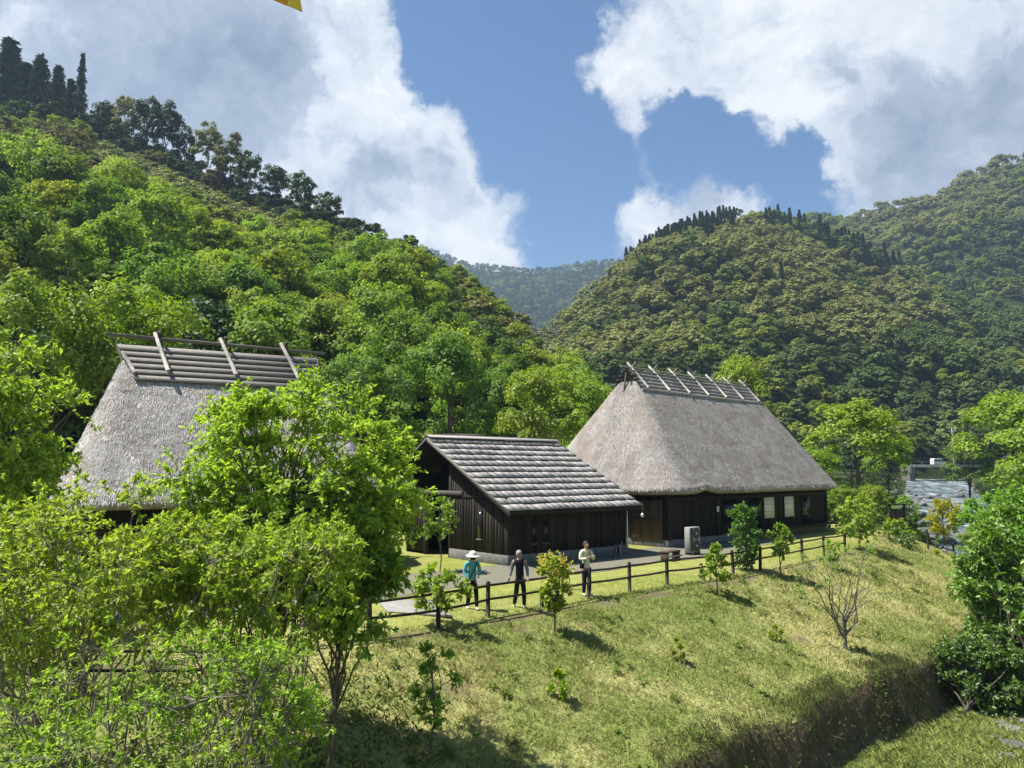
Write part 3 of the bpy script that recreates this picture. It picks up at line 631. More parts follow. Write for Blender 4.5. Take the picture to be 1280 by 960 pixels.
# far ridge
PF, kF, fF = dart(FM, 30000, 11, 51, f0=.45, f1=1.03, kr=(kz(530, 330)[0], kz(790, 330)[0]))
g = np.random.default_rng(43); n = len(PF); scatter('far_forest', PF, 1.1 + .8 * g.random(n), g.random(n) * 6.28, np.where(g.random(n) < .25, g.integers(0, 4, n), 4 + g.integers(0, 2, n)), POOL)
# ------------------------------------------------------------------ thatched houses and shed
def thatch_outline(A, B, rc, n=36):
    """rounded rectangle, fixed number of points per side and corner"""
    rc = min(rc, A * .98, B * .98); pts = []
    for cx, cy, a0 in ((A - rc, B - rc, 0), (-A + rc, B - rc, 90), (-A + rc, -B + rc, 180), (A - rc, -B + rc, 270)):
        for t in np.linspace(0, 90, 9): pts.append((cx + rc * math.cos(R(a0 + t)), cy + rc * math.sin(R(a0 + t))))
        # straight run to the next corner
        nxt = {0: (-A + rc, B), 90: (-A, -B + rc), 180: (A - rc, -B), 270: (A, B - rc)}[a0]; p = pts[-1]
        for t in np.linspace(0, 1, n + 2)[1:-1]: pts.append((p[0] + (nxt[0] - p[0]) * t, p[1] + (nxt[1] - p[1]) * t))
    return np.array(pts)
def thatch_roof(parent, L, w, ridge, ze, rise, seed, straws, straw_col, notch=None, flare=.16, rough=.05):
    g = np.random.default_rng(seed); S = np.linspace(0, 1, 44); rings = []
    c = np.array([L / 2, w])
    def ring(s, inset=0.0, dz=0.0):
        A = L / 2 + (ridge / 2 - L / 2) * s - inset; B = w + (.22 - w) * s - inset
        A += .10 * math.sin(s * math.pi); B += .14 * math.sin(s * math.pi)
        o = thatch_outline(A, B, 1.5 * (1 - s) + .15); z = ze + rise * (s + flare * s * (s - 1) * .6) + dz
        return np.concatenate([o + c, np.full((len(o), 1), z)], 1)
    rings = [ring(0, 1.05, .42), ring(0, .30, -.26), ring(0, .06, -.20)] + [ring(s) for s in S]
    V = np.stack(rings); n = V.shape[1]
    j = np.arange(n); out = V[3:] - np.array([c[0], c[1], 0]); on = nrm(out * np.array([1, 1, 0])) * .75 + np.array([0, 0, .6])
    d = rough * 2.4 * fbm(V[3:] * 1.1 + seed, 4) + rough * (g.random(V[3:].shape[:2]) - .5) * .6 + .10 * fbm(V[3:] * .35 + seed * 2, 2)
    V[3:] += on * d[..., None]
    V[1:5, :, 2] += (.07 * (fbm(np.stack([V[3, :, 0] * .5, V[3, :, 1] * .5, V[3, :, 0] * 0 + seed], -1), 3)))[None]
    if notch:
        m = np.exp(-((V[3, :, 0] - notch) / .55) ** 2) * (V[3, :, 1] < w); V[1:5, :, 2] += .16 * m[None]
    k = len(V); i = (np.arange(k - 1)[:, None] * n); jj = (j + 1) % n
    F = np.stack([i + j, i + jj, i + n + jj, i + n + j], -1).reshape(-1, 4)
    roof = obj('thatch_roof', mesh_data('thatch_roof', V.reshape(-1, 3), F, MT['thatch'], smooth=True), parent)
    # loose straw ends over the slope: too many to count
    m = straws; si = 3 + (g.random(m) ** 1.15 * 43); fi = np.floor(si).astype(int).clip(3, k - 2); ft = si - fi
    jx = g.random(m) * n; j0 = np.floor(jx).astype(int) % n; jt = jx - np.floor(jx); j1 = (j0 + 1) % n
    lo = V[fi, j0] * (1 - jt[:, None]) + V[fi, j1] * jt[:, None]; hi = V[fi + 1, j0] * (1 - jt[:, None]) + V[fi + 1, j1] * jt[:, None]
    P = lo * (1 - ft[:, None]) + hi * ft[:, None]
    keepf = (P[:, 1] < w + .5); P, lo, hi, j0, j1, fi = P[keepf], lo[keepf], hi[keepf], j0[keepf], j1[keepf], fi[keepf]; m = len(P)
    dn = nrm(lo - hi); side = nrm(V[fi, j1] - V[fi, j0]); nn_ = nrm(np.cross(side, -dn)); nn_ = np.where((nn_[:, 2:3] < 0), -nn_, nn_)
    T = nrm(dn + side * g.normal(size=(m, 1)) * .17 + nn_ * (.03 + .12 * g.random((m, 1))))
    colv = np.array(straw_col)[None] * (.55 + .65 * g.random((m, 1))) * (1 + .12 * g.normal(size=(m, 3)) * .4) * (1 + .55 * fbm(P * .6 + seed, 3) + .9 * fbm(np.stack([P[:, 0] * 1.6, P[:, 1] * 1.6, P[:, 2] * .22], 1) + seed, 3) + .07 * np.sin(P[:, 2] * 9 + 4 * fbm(P * .5, 2)))[:, None]
    Vs, Fs, cs = leaf_cards(P - T * .06, T, nn_ + side * g.normal(size=(m, 1)) * .3, .12 + .20 * g.random(m), .012 + .014 * g.random(m), np.clip(colv, 0.02, 1))
    s_ = obj('thatch_straw', mesh_data('thatch_straw', Vs, Fs, MT['straw'], col=cs), roof); tag(s_, kind='stuff')
    return roof, V
def plank_wall(parent, name, p0, p1, z0, z1f, wid, mat, g, thick=.035, name_piece='plank', back=True):
    """vertical boards from p0 to p1 (local xy); z1f(t) gives the height; a dark sheet behind closes the joints"""
    p0, p1 = np.array(p0, float), np.array(p1, float); L = np.linalg.norm(p1 - p0); n = max(1, int(round(L / wid))); d = (p1 - p0) / L; nrm2 = np.array([d[1], -d[0]])
    wl = obj(name, MB().hexa([(*p0, z0), (*p1, z0), (*(p1 - nrm2 * .06), z0), (*(p0 - nrm2 * .06), z0), (*p0, z1f(0)), (*p1, z1f(1)), (*(p1 - nrm2 * .06), z1f(1)), (*(p0 - nrm2 * .06), z1f(0))]).data(name, MT['dark_wood']), parent)
    for k in range(n):
        a, b = k / n, (k + 1) / n; off = .004 + .016 * g.random(); gap = .006 + .01 * g.random()
        A = p0 + d * (a * L + gap) + nrm2 * .004; B = p0 + d * (b * L - gap) + nrm2 * .004; o = nrm2 * (thick + off)
        za, zb = z1f(a) - .01, z1f(b) - .01
        MB().hexa([(*(A + o), z0 + .02 * g.random()), (*(B + o), z0 + .02 * g.random()), (*B, z0), (*A, z0), (*(A + o), za), (*(B + o), zb), (*B, zb), (*A, za)]).build(name_piece, mat, wl)
    return wl
def boxpart(parent, name, x0, x1, y0, y1, z0, z1, mat, bevel=.008): return MB().box(x0, x1, y0, y1, z0, z1).build(name, mat, parent, bevel=bevel)
def pole(parent, name, a, b, r, mat, n=8, r2=None): return MB().tube([a, ((np.array(a) + np.array(b)) / 2 + np.array([0, 0, .012])), b], [r, r * .97, r2 or r * .9], n).build(name, mat, parent, smooth=True)
gH = np.random.default_rng(5)
MT['shoji'] = plain('paper_screen', (.72, .70, .64), rough=.9, var=.06, scale=2, bump=0)
MT['glass_dark'] = plain('dark_pane', (.012, .013, .015), rough=.08, var=.1, bump=0, spec=.5)
MT['white_paint'] = plain('white_paint', (.72, .71, .68), rough=.5, var=.08)
MT['grey_metal'] = plain('grey_metal', (.27, .275, .255), rough=.5, var=.12, scale=4, bump=.03)
MT['black_plastic'] = plain('black_plastic', (.02, .02, .022), rough=.5, var=.2, bump=0)
MT['mid_wood'] = surf('brown_wood', (.055, .036, .024), (.13, .088, .060), scale=5, stretch=(5, 5, .6), bump=.4, rand=.3)

# ---- right house: eave corner at the root, x along the front, y to the back
aH = math.atan2(.683, .73); HL, HW, HR = 19.3, 5.1, 12.3
house = empty('thatched_house', (7.7, 37.35, 0), aH); tag(house, 'large hip-roofed thatched farmhouse with seven crossed ridge poles, behind the fence on the right', 'house')
thatch_roof(house, HL, HW, HR, 2.85, 6.65, 3, 60000, (.41, .39, .365), notch=3.1, rough=.03)
xi = 1.0
plank_wall(house, 'front_wall', (xi, xi), (HL - xi, xi), .35, lambda t: 3.2, .30, MT['dark_wood'], gH)
plank_wall(house, 'side_wall', (xi, 2 * HW - xi), (xi, xi), .35, lambda t: 3.2, .34, MT['dark_wood'], gH)
plank_wall(house, 'side_wall', (HL - xi, xi), (HL - xi, 2 * HW - xi), .35, lambda t: 3.2, .6, MT['dark_wood'], gH)
boxpart(house, 'rear_wall', xi, HL - xi, 2 * HW - xi, 2 * HW - xi + .08, .35, 3.2, MT['dark_wood'])
boxpart(house, 'foundation', xi - .06, HL - xi + .06, xi - .06, 2 * HW - xi + .1, -.1, .36, MT['stone'])
for x in (xi, 3.2, 5.4, 8.4, 10.9, 13.2, 15.4, HL - xi): boxpart(house, 'post', x - .09, x + .09, xi - .13, xi - .03, .36, 3.15, MT['dark_wood'])
boxpart(house, 'lintel', xi, HL - xi, xi - .15, xi - .02, 2.28, 2.44, MT['dark_wood']); boxpart(house, 'veranda', 8.5, HL - xi + .2, xi - .75, xi - .05, .42, .52, MT['dark_wood'])
def hs(u):           # where a picture column meets the front wall
    k = kz(u, 640)[0]; a = np.array([.73, .683]); b = np.array([-.683, .73]); o = np.array([7.7, 37.35]) + b * (xi - .1)
    return (k * o[1] - o[0]) / (a[0] - k * a[1])
for u0, u1, z0, z1 in ((955, 967.5, 1.05, 2.25), (980.5, 992, 1.05, 2.25)):
    s0, s1 = hs(u0), hs(u1); w_ = MB().box(s0 - .05, s1 + .05, xi - .12, xi - .06, z0 - .05, z1 + .05).build('window_frame', MT['dark_wood'], house, bevel=.01)
    MB().box(s0, s1, xi - .135, xi - .125, z0, z1).build('paper_screen', MT['shoji'], w_)
    for q in (.33, .66): MB().box(s0, s1, xi - .142, xi - .137, z0 + (z1 - z0) * q - .008, z0 + (z1 - z0) * q + .008).build('muntin', MT['mid_wood'], w_)
for u0, u1, z0, z1 in ((905, 925, 1.0, 2.2), (938, 951, .5, 2.25), (1003, 1012, .5, 2.2)):
    s0, s1 = hs(u0), hs(u1); w_ = MB().box(s0 - .05, s1 + .05, xi - .12, xi - .06, z0 - .05, z1 + .05).build('window_frame', MT['dark_wood'], house, bevel=.01); MB().box(s0, s1, xi - .135, xi - .125, z0, z1).build('pane', MT['glass_dark'], w_)
s0 = hs(897); MB().box(s0 - .10, s0 + .10, xi - .14, xi - .10, 1.6, 1.9).build('notice', MT['shoji'], house)
d_ = MB().box(.86, .94, 1.25, 3.3, .36, 2.3).build('sliding_door', MT['mid_wood'], house, bevel=.01)
for y_ in (1.3, 1.95, 2.6, 3.25): MB().box(.80, .858, y_ - .035, y_ + .035, .40, 2.28).build('door_rail', MT['mid_wood'], d_)
MB().box(.79, .857, 1.3, 3.25, 1.28, 1.36).build('door_rail', MT['mid_wood'], d_)
def ridge_cap(parent, L, w, ridge, zr, pitch_y, drop, mat):
    """dark bark saddle over the ridge; slopes follow the roof"""
    x0, x1 = L / 2 - ridge / 2 - .35, L / 2 + ridge / 2 + .35; sl = drop * pitch_y; n = 40
    xs = np.linspace(x0, x1, n); prof = [(w - sl - .10, zr - drop - .10), (w - sl - .12, zr - drop + .12), (w - .12, zr + .13), (w + .12, zr + .13), (w + sl + .12, zr - drop + .12), (w + sl + .10, zr - drop - .10)]
    V = np.array([[(x, p[0], p[1]) for p in prof] for x in xs]); g = np.random.default_rng(9); V += g.normal(size=V.shape) * np.array([.0, .012, .018])
    k = len(prof); i = (np.arange(n - 1)[:, None] * k + np.arange(k - 1)[None]).ravel(); F = np.stack([i, i + 1, i + k + 1, i + k], 1)
    Fe = np.array([[0, 1, 2, 3, 4, 5], [(n - 1) * k + q for q in (5, 4, 3, 2, 1, 0)]])
    return obj('ridge_cap', mesh_data('ridge_cap', V.reshape(-1, 3), [F, Fe], mat), parent), x0, x1
zr = 2.85 + 6.50; py = (HW - .22) / 6.65
cap, x0, x1 = ridge_cap(house, HL, HW, HR, zr, py, 1.25, MT['ridge_dark'])
for q in range(6):
    dz = .10 + 1.15 * q / 5
    for sg in (-1, 1): pole(cap, 'batten', (x0 - .12, HW + sg * (dz * py + .20), zr - dz + .17), (x1 + .12, HW + sg * (dz * py + .20), zr - dz + .17), .045 if q < 5 else .085, MT['ridge_pole'] if q == 5 else MT['ridge_board'], 6)
pole(cap, 'ridge_pole', (x0 - .55, HW, zr + .30), (x1 + .55, HW, zr + .30), .05, MT['ridge_pole'], 6)
for q in range(7):
    x = x0 + .45 + (x1 - x0 - .9) * q / 6
    for sg in (-1, 1):
        e0 = np.array([x + sg * .05, HW + sg * (1.22 * py + .30), zr - 1.22 + .27]); e1 = np.array([x + sg * .05, HW - sg * .28, zr + .30 + .32])
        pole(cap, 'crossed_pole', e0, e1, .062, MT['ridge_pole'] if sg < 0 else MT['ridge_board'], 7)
pole(house, 'gable_rod', (HL / 2 - HR / 2 - .75, HW, zr - 1.7), (HL / 2 - HR / 2 - .42, HW, zr - .05), .05, MT['ridge_dark'], 6)

# ---- left house
aL = math.atan2(.503, .865); LL, LW, LR = 12.1, 5.36, 7.25
hl = empty('thatched_house', (-15.05, 25.2, 0), aL); tag(hl, 'thatched farmhouse with three log crutches carrying a long ridge log, behind the left trees', 'house')
thatch_roof(hl, LL, LW, LR, 2.7, 6.0, 4, 80000, (.63, .605, .585), rough=.06)
plank_wall(hl, 'front_wall', (xi, xi), (LL - xi, xi), .3, lambda t: 3.05, .32, MT['plank'], gH)
plank_wall(hl, 'side_wall', (xi, 2 * LW - xi), (xi, xi), .3, lambda t: 3.05, .5, MT['plank'], gH)
plank_wall(hl, 'side_wall', (LL - xi, xi), (LL - xi, 2 * LW - xi), .3, lambda t: 3.05, .5, MT['plank'], gH)
boxpart(hl, 'rear_wall', xi, LL - xi, 2 * LW - xi, 2 * LW - xi + .08, .3, 3.05, MT['dark_wood']); boxpart(hl, 'foundation', xi - .06, LL - xi + .06, xi - .06, 2 * LW - xi + .1, -.1, .31, MT['stone'])
for x0_ in (2.4, 5.2, 8.2):
    w_ = MB().box(x0_, x0_ + 1.7, xi - .11, xi - .06, .5, 2.2).build('door_frame', MT['dark_wood'], hl, bevel=.01); MB().box(x0_ + .08, x0_ + .8, xi - .125, xi - .112, .6, 2.1).build('pane', MT['glass_dark'], w_); MB().box(x0_ + .9, x0_ + 1.62, xi - .125, xi - .112, .6, 2.1).build('pane', MT['glass_dark'], w_)
zr = 8.7; py = (LW - .22) / 6.0
cap, x0, x1 = ridge_cap(hl, LL, LW, LR - .9, zr, py, 1.35, MT['ridge_dark']); x0 -= .45; x1 += .45
for q in range(6):          # stepped board courses on both sides
    dz = .06 + .26 * q
    for sg in (-1, 1):
        y0 = LW + sg * (dz * py + .10); y1 = LW + sg * ((dz + .26) * py + .10); zt, zb = zr - dz + .26, zr - dz - .26 + .24
        e = .10 * (gH.random() - .5); ta, tb = .105 * q, .07 * q
        xa, xb = x0 - .1 + e + ta, x1 + .1 + e - tb; y1 += sg * .07
        MB().hexa([(xa, y0, zt - .05), (xb, y0, zt - .05), (xb - .07, y1, zb - .01), (xa + .1, y1, zb - .01), (xa, y0, zt), (xb, y0, zt), (xb - .07, y1, zb + .07), (xa + .1, y1, zb + .07)]).build('board', MT['ridge_board'], cap)
pole(cap, 'ridge_log', (x0 - .55, LW, zr + .56), (x1 + .5, LW, zr + .46), .075, MT['ridge_board'], 8)
for x in (x0 + 1.35, x0 + 3.95, x0 + 6.55):
    for sg in (-1, 1):
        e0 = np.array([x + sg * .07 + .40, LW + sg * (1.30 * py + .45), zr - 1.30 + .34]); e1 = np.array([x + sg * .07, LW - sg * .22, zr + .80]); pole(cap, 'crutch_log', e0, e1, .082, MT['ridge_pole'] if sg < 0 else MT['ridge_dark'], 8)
for xx in (x0 - .12, x1 + .12):
    tx_ = .62 if xx < LL / 2 else -.40
    for sg in (-1, 1): pole(cap, 'barge_log', (xx + tx_, LW + sg * (1.32 * py + .3), zr - 1.32 + .22), (xx, LW, zr + .22), .075, MT['ridge_pole'], 7)

# ---- shed: wall corner nearest the camera is the root
aS = math.atan2(.65, .76)
shed = empty('plank_shed', (-.16, 31.4, 0), aS); tag(shed, 'dark plank shed with a lean grey shingle roof between the two thatched houses', 'shed')
SX, YE, YR, ZE, ZR = 7.1, -.7, 5.05, 2.15, 5.24
slp = (ZR - ZE) / (YR - YE)
top = lambda y: ZE + (y - YE) * slp - .16
plank_wall(shed, 'front_wall', (0, 0), (SX, 0), .38, lambda t: top(0), .19, MT['plank'], gH)
plank_wall(shed, 'gable_wall', (0, 3.84), (0, 0), .38, lambda t: top(3.84) + (top(0) - top(3.84)) * t, .19, MT['plank'], gH)
plank_wall(shed, 'gable_wall', (0, 7.4), (0, 5.84), .1, lambda t: 2.9, .19, MT['plank'], gH)
plank_wall(shed, 'side_wall', (SX, 0), (SX, 7.4), .38, lambda t: top(0) + (min(top(7.4), 3.3) - top(0)) * t, .25, MT['plank'], gH)
V_ = [(x_, y_, z_) for x_ in (1.6, 1.7) for y_, z_ in ((.05, 0), (7.35, 0), (7.35, 3.55), (5.05, ZR - .17), (.05, top(.05)))]; q_ = np.arange(5); obj('partition', mesh_data('partition', V_, [np.stack([q_, (q_ + 1) % 5, 5 + (q_ + 1) % 5, 5 + q_], 1), np.array([q_[::-1], q_ + 5])], MT['dark_wood']), shed); boxpart(shed, 'rear_wall', 0, SX, 7.4, 7.48, 0, 3.72, MT['dark_wood'])
boxpart(shed, 'foundation', -.10, SX + .1, -.10, 3.9, -.1, .40, MT['stone'], .015)
boxpart(shed, 'beam', -.12, .02, 3.0, 7.5, 2.72, 2.90, MT['ridge_board']); boxpart(shed, 'post', -.08, .08, 3.80, 3.98, 0, top(3.9), MT['plank']); boxpart(shed, 'post', -.08, .08, 5.72, 5.90, 0, 2.72, MT['plank'])
boxpart(shed, 'corner_post', -.06, .10, -.06, .10, .40, top(0), MT['dark_wood'])
boxpart(shed, 'rail', -.075, -.04, .0, 3.84, 2.62, 2.72, MT['plank'])
for (x_, y_, face) in ((0, 1.75, 'g'), (1.35, 0, 'f'), (2.0, 0, 'f')):
    if face == 'g':
        w_ = MB().box(-.085, -.05, y_ - .14, y_ + .14, .95, 2.1).build('window_frame', MT['dark_wood'], shed); MB().box(-.092, -.087, y_ - .09, y_ + .09, 1.0, 2.05).build('pane', MT['glass_dark'], w_); MB().box(-.13, -.05, y_ - .16, y_ + .16, .90, .945).build('sill', MT['ridge_board'], w_)
    else:
        w_ = MB().box(x_ - .14, x_ + .14, -.085, -.05, .8, 1.75).build('window_frame', MT['dark_wood'], shed); MB().box(x_ - .09, x_ + .09, -.092, -.087, .85, 1.7).build('pane', MT['glass_dark'], w_); MB().box(x_ - .16, x_ + .16, -.13, -.05, .755, .795).build('sill', MT['ridge_board'], w_)
# roof deck then courses of single shingles, each lapping the one below
RX0, RX1 = -.55, 7.55; hyp = math.hypot(YR - YE, ZR - ZE); uy, uz = (YR - YE) / hyp, (ZR - ZE) / hyp
deck = MB().hexa([(RX0 + .06, YE + .05, ZE - .10), (RX1 - .06, YE + .05, ZE - .10), (RX1 - .06, YR, ZR - .10), (RX0 + .06, YR, ZR - .10), (RX0 + .06, YE + .05, ZE - .02), (RX1 - .06, YE + .05, ZE - .02), (RX1 - .06, YR, ZR - .02), (RX0 + .06, YR, ZR - .02)]).build('roof', MT['dark_wood'], shed)
ncr = 12; cl = hyp / ncr; kx = 22
shm = [MB().hexa([(0, 0, 0), (.36, 0, 0), (.36, cl * 1.22, 0), (0, cl * 1.22, 0), (.004, .004, .05), (.356, .004, .05), (.36, cl * 1.22, .016), (0, cl * 1.22, .016)]).data('shingle', MT['shingle']) for _ in range(1)]
for c_ in range(ncr):
    xq = RX0; 
    while xq < RX1 - .12:
        wd = (.30 + .16 * gH.random()) if RX1 - xq > .6 else RX1 - xq
        s0 = c_ * cl - .03 + .03 * gH.random()
        o = obj('shingle', shm[0], deck, loc=(xq + .004, YE + s0 * uy - .0, ZE + s0 * uz + .065 + .010 * gH.random()), rot=(math.atan2(uz, uy) - .085 + .02 * (gH.random() - .5), .014 * (gH.random() - .5), .012 * (gH.random() - .5)), scale=((wd - .008) / .36, 1, .9 + .5 * gH.random()))
        xq += wd
deck2 = MB().hexa([(RX0, YR, ZR - .10), (RX1, YR, ZR - .10), (RX1, 8.3, 3.3), (RX0, 8.3, 3.3), (RX0, YR, ZR), (RX1, YR, ZR), (RX1, 8.3, 3.36), (RX0, 8.3, 3.36)]).build('rear_roof', MT['dark_wood'], shed)
MB().hexa([(RX0, YR, ZR + .004), (RX1, YR, ZR + .004), (RX1, 8.34, 3.364), (RX0, 8.34, 3.364), (RX0, YR, ZR + .05), (RX1, YR, ZR + .05), (RX1, 8.34, 3.41), (RX0, 8.34, 3.41)]).build('rear_shingles', MT['shingle'], deck2)
for sg, nm in ((-1, 'ridge_board'), (1, 'ridge_board')):
    MB().hexa([(RX0 - .03, YR - .03 * sg, ZR + .155), (RX1 + .03, YR - .03 * sg, ZR + .155), (RX1 + .03, YR + sg * .30, ZR + .03), (RX0 - .03, YR + sg * .30, ZR + .03), (RX0 - .03, YR - .03 * sg, ZR + .19), (RX1 + .03, YR - .03 * sg, ZR + .19), (RX1 + .03, YR + sg * .30, ZR + .065), (RX0 - .03, YR + sg * .30, ZR + .065)]).build(nm, MT['shingle'], shed)
for xx in (RX0, RX1 - .05):
    MB().hexa([(xx, YE, ZE - .15), (xx + .05, YE, ZE - .15), (xx + .05, YR, ZR - .15), (xx, YR, ZR - .15), (xx, YE, ZE + .05), (xx + .05, YE, ZE + .05), (xx + .05, YR, ZR + .05), (xx, YR, ZR + .05)]).build('barge_board', MT['ridge_board'], shed)
boxpart(shed, 'fascia', RX0 + .06, RX1 - .06, YE - .012, YE + .04, ZE - .13, ZE + .02, MT['dark_wood'])
pole(shed, 'downpipe', (SX - .05, -.16, .25), (SX - .05, -.16, 1.95), .035, MT['white_paint'], 8)

# ---- small storehouse behind the shed, only its hipped roof shows; hut on the hill
st = empty('storehouse', (-3.0, 47, -.75), R(20)); tag(st, 'storehouse behind the shed with only its grey hipped roof showing', 'building')
boxpart(st, 'wall', -3, 3, -2.2, 2.2, 0, 3.9, MT['plank'])
V = [(-3.8, -3, 3.8), (3.8, -3, 3.8), (3.8, 3, 3.8), (-3.8, 3, 3.8), (-1.2, 0, 6.7), (1.2, 0, 6.7)]
obj('roof', mesh_data('roof', V, [np.array([(0, 1, 5, 4), (2, 3, 4, 5)]), np.array([(1, 2, 5), (3, 0, 4)])], MT['thatch']), st)
pole(st, 'ridge_pole', (-1.3, 0, 6.70), (1.3, 0, 6.70), .07, MT['ridge_board'])
p = at(268, 210, 200)
ht = empty('hillside_hut', (p[0], p[1], p[2] - 3.2), R(30), .7); tag(ht, 'small weathered wooden hut high on the left hill among crest trees', 'hut')
boxpart(ht, 'wall', -2.3, 2.3, -1.8, 1.8, -5, 2.6, MT['mid_wood']); obj('roof', mesh_data('roof', [(-2.9, -2.5, 2.4), (2.9, -2.5, 2.4), (2.9, 2.5, 2.4), (-2.9, 2.5, 2.4), (-2.9, 0, 4.2), (2.9, 0, 4.2)], [np.array([(0, 1, 5, 4), (2, 3, 4, 5), (3, 2, 1, 0)]), np.array([(1, 2, 5), (3, 0, 4)])], MT['ridge_board']), ht)
for q in (-1, 1): MB().box(q - .4, q + .4, -1.86, -1.80, .9, 2.0).build('window', MT['glass_dark'], ht)
# ------------------------------------------------------------------ fences
def fence(label, pts, tall, parent_name='post_and_rail_fence', h=.92, hs_=.52):
    pts = [np.array([p[0], p[1], gz1(p[0], p[1])]) for p in pts]; c = pts[0]
    root = empty(parent_name, tuple(c)); tag(root, label, 'fence')
    g = np.random.default_rng(len(pts))
    for p, t in zip(pts, tall):
        hh = h if t else hs_ + .06; q = p - c; tl = g.normal(size=2) * .02
        po = MB().tube([(q[0], q[1], q[2] - .25), (q[0] + tl[0], q[1] + tl[1], q[2] + hh - .03), (q[0] + tl[0], q[1] + tl[1], q[2] + hh)], [.062, .060, .045], 10).build('post', MT['fence'], root, smooth=False)
    tp = [p for p, t in zip(pts, tall) if t]
    def rails(P, hz):
        for a, b in zip(P[:-1], P[1:]):
            a, b = a - c, b - c; MB().tube([a + np.array([0, 0, hz + .01]), (a + b) / 2 + np.array([0, 0, hz - .012]), b + np.array([0, 0, hz])], [.034, .033, .034], 8).build('rail', MT['fence'], root, smooth=True)
    rails(tp, h - .12); rails(pts, hs_ - .08)
    return root
FP = [(366, 801), (463, 790), (548, 779), (610, 766), (677, 754), (735, 744), (787, 736), (834, 728), (877, 722), (917, 716), (950, 710), (1003, 699), (1030, 693), (1056, 688)]
FT = [1, 1, 0, 1, 0, 1, 1, 1, 0, 1, 1, 1, 1, 1]
fpts = [G(u, v)[:2] for u, v in FP]
fence('long dark timber post and rail fence running across in front of the buildings', fpts, FT)
fence('dark timber fence half hidden in the left foreground foliage', [(-15.5, 15.2), (-12.4, 15.4), (-8.1, 15.1), (-5.1, 15.9)], [1, 1, 1, 1])
fence('short dark timber fence stepping down the bank near the river', [(21.0, 46.6), (22.6, 47.3), (24.1, 48.0), (25.5, 47.9), (27.0, 47.8)], [1, 1, 1, 1, 1])

# ------------------------------------------------------------------ things by the houses
def h_local(root, x, y, z=0.0):
    a = root.rotation_euler[2]; return Vector((root.location[0] + math.cos(a) * x - math.sin(a) * y, root.location[1] + math.sin(a) * x + math.cos(a) * y, z))
# outdoor air-conditioner
pA = G(866, 693); ac = empty('air_conditioner', (pA[0], pA[1], 0), aH, .88); tag(ac, 'grey double-fan air conditioner standing against the right thatched house', 'air conditioner')
boxpart(ac, 'casing', -.47, .47, -.17, .17, .10, 1.40, MT['grey_metal'], .02); boxpart(ac, 'foot', -.40, -.30, -.2, .2, 0, .10, MT['black_plastic']); boxpart(ac, 'foot', .30, .40, -.2, .2, 0, .10, MT['black_plastic'])
for z in (.45, 1.07):
    th = np.linspace(0, 2 * np.pi, 28, endpoint=False)
    fg_ = MB().lathe([(.0, 0), (.245, 0), (.265, .015), (.285, .015), (.285, -.005)], 28).build('fan_grille', MT['black_plastic'], ac, loc=(.12, -.174, z), rot=(R(90), 0, 0))
    for r_ in (.09, .15, .21): MB().tube([(r_ * math.cos(t), r_ * math.sin(t), .02) for t in np.linspace(0, 2 * np.pi, 25)], .006, 4, False).build('grille_ring', MT['grey_metal'], fg_)
    MB().lathe([(0, .03), (.05, .03), (.055, .0)], 14).build('hub', MT['white_paint'], fg_)
for q in range(5): boxpart(ac, 'louvre', -.44 + q * .055, -.415 + q * .055, -.185, -.172, .2, 1.36, MT['black_plastic'], .003)
# low step bench, lantern, watering stand, wheelbarrow
pB = G(838, 700); bn = empty('step_bench', (pB[0], pB[1], 0), aH + .1); tag(bn, 'low brown wooden step bench left of the air conditioner', 'bench')
boxpart(bn, 'seat', -.55, .55, -.2, .2, .34, .40, MT['mid_wood']); boxpart(bn, 'shelf', -.5, .5, -.32, -.12, .16, .21, MT['ridge_board'])
for x in (-.48, .48): boxpart(bn, 'leg', x - .04, x + .04, -.18, .18, 0, .34, MT['mid_wood'])
pl = at(803, 644, 37.6); ln = empty('paper_lantern', tuple(pl), 0, .62); tag(ln, 'small white lantern hanging in the dark gap beside the shed', 'lantern')
MB().lathe([(0, .17), (.06, .165), (.105, .10), (.115, 0), (.105, -.10), (.06, -.165), (0, -.17)], 14).build('shade', MT['shoji'], ln, smooth=True); MB().lathe([(0, .2), (.05, .195), (.062, .165)], 12).build('cap', MT['black_plastic'], ln)
MB().tube([(0, 0, .19), (0, 0, .75)], .008, 5).build('cord', MT['black_plastic'], ln)
pw = G(781, 688); ws_ = empty('drinking_fountain', (pw[0], pw[1], 0), aS); tag(ws_, 'grey stone pedestal with a spouted bowl in the shade between shed and house', 'fountain')
MB().lathe([(.16, 0), (.15, .05), (.075, .10), (.065, .62), (.11, .70), (.19, .78), (.20, .86), (.16, .86), (.12, .80), (0, .78)], 16).build('pedestal', MT['stone'], ws_, smooth=True)
MB().tube([(0, .05, .78), (0, .05, 1.15), (0, -.02, 1.22), (0, -.10, 1.16)], .022, 7).build('spout', MT['grey_metal'], ws_); MB().tube([(-.22, 0, .90), (-.22, 0, 1.02), (-.14, 0, 1.02)], .03, 6).build('tap', MT['grey_metal'], ws_); MB().tube([(.22, 0, .90), (.22, 0, 1.02), (.14, 0, 1.02)], .03, 6).build('tap', MT['grey_metal'], ws_)
MT['pink_plastic'] = plain('faded_pink_plastic', (.42, .22, .24), rough=.5); MT['tyre'] = plain('tyre_rubber', (.02, .02, .02), rough=.8)
pt_ = G(772, 697); tr = empty('hose_reel', (pt_[0], pt_[1], 0), aS + .9); tag(tr, 'small reel with a faded pink drum standing at the shed corner', 'hose reel')
MB().lathe([(.06, -.10), (.24, -.10), (.24, -.07), (.10, -.06), (.10, .06), (.24, .07), (.24, .10), (.06, .10)], 18).build('drum', MT['pink_plastic'], tr, loc=(0, 0, .34), rot=(R(90), 0, 0), smooth=False)
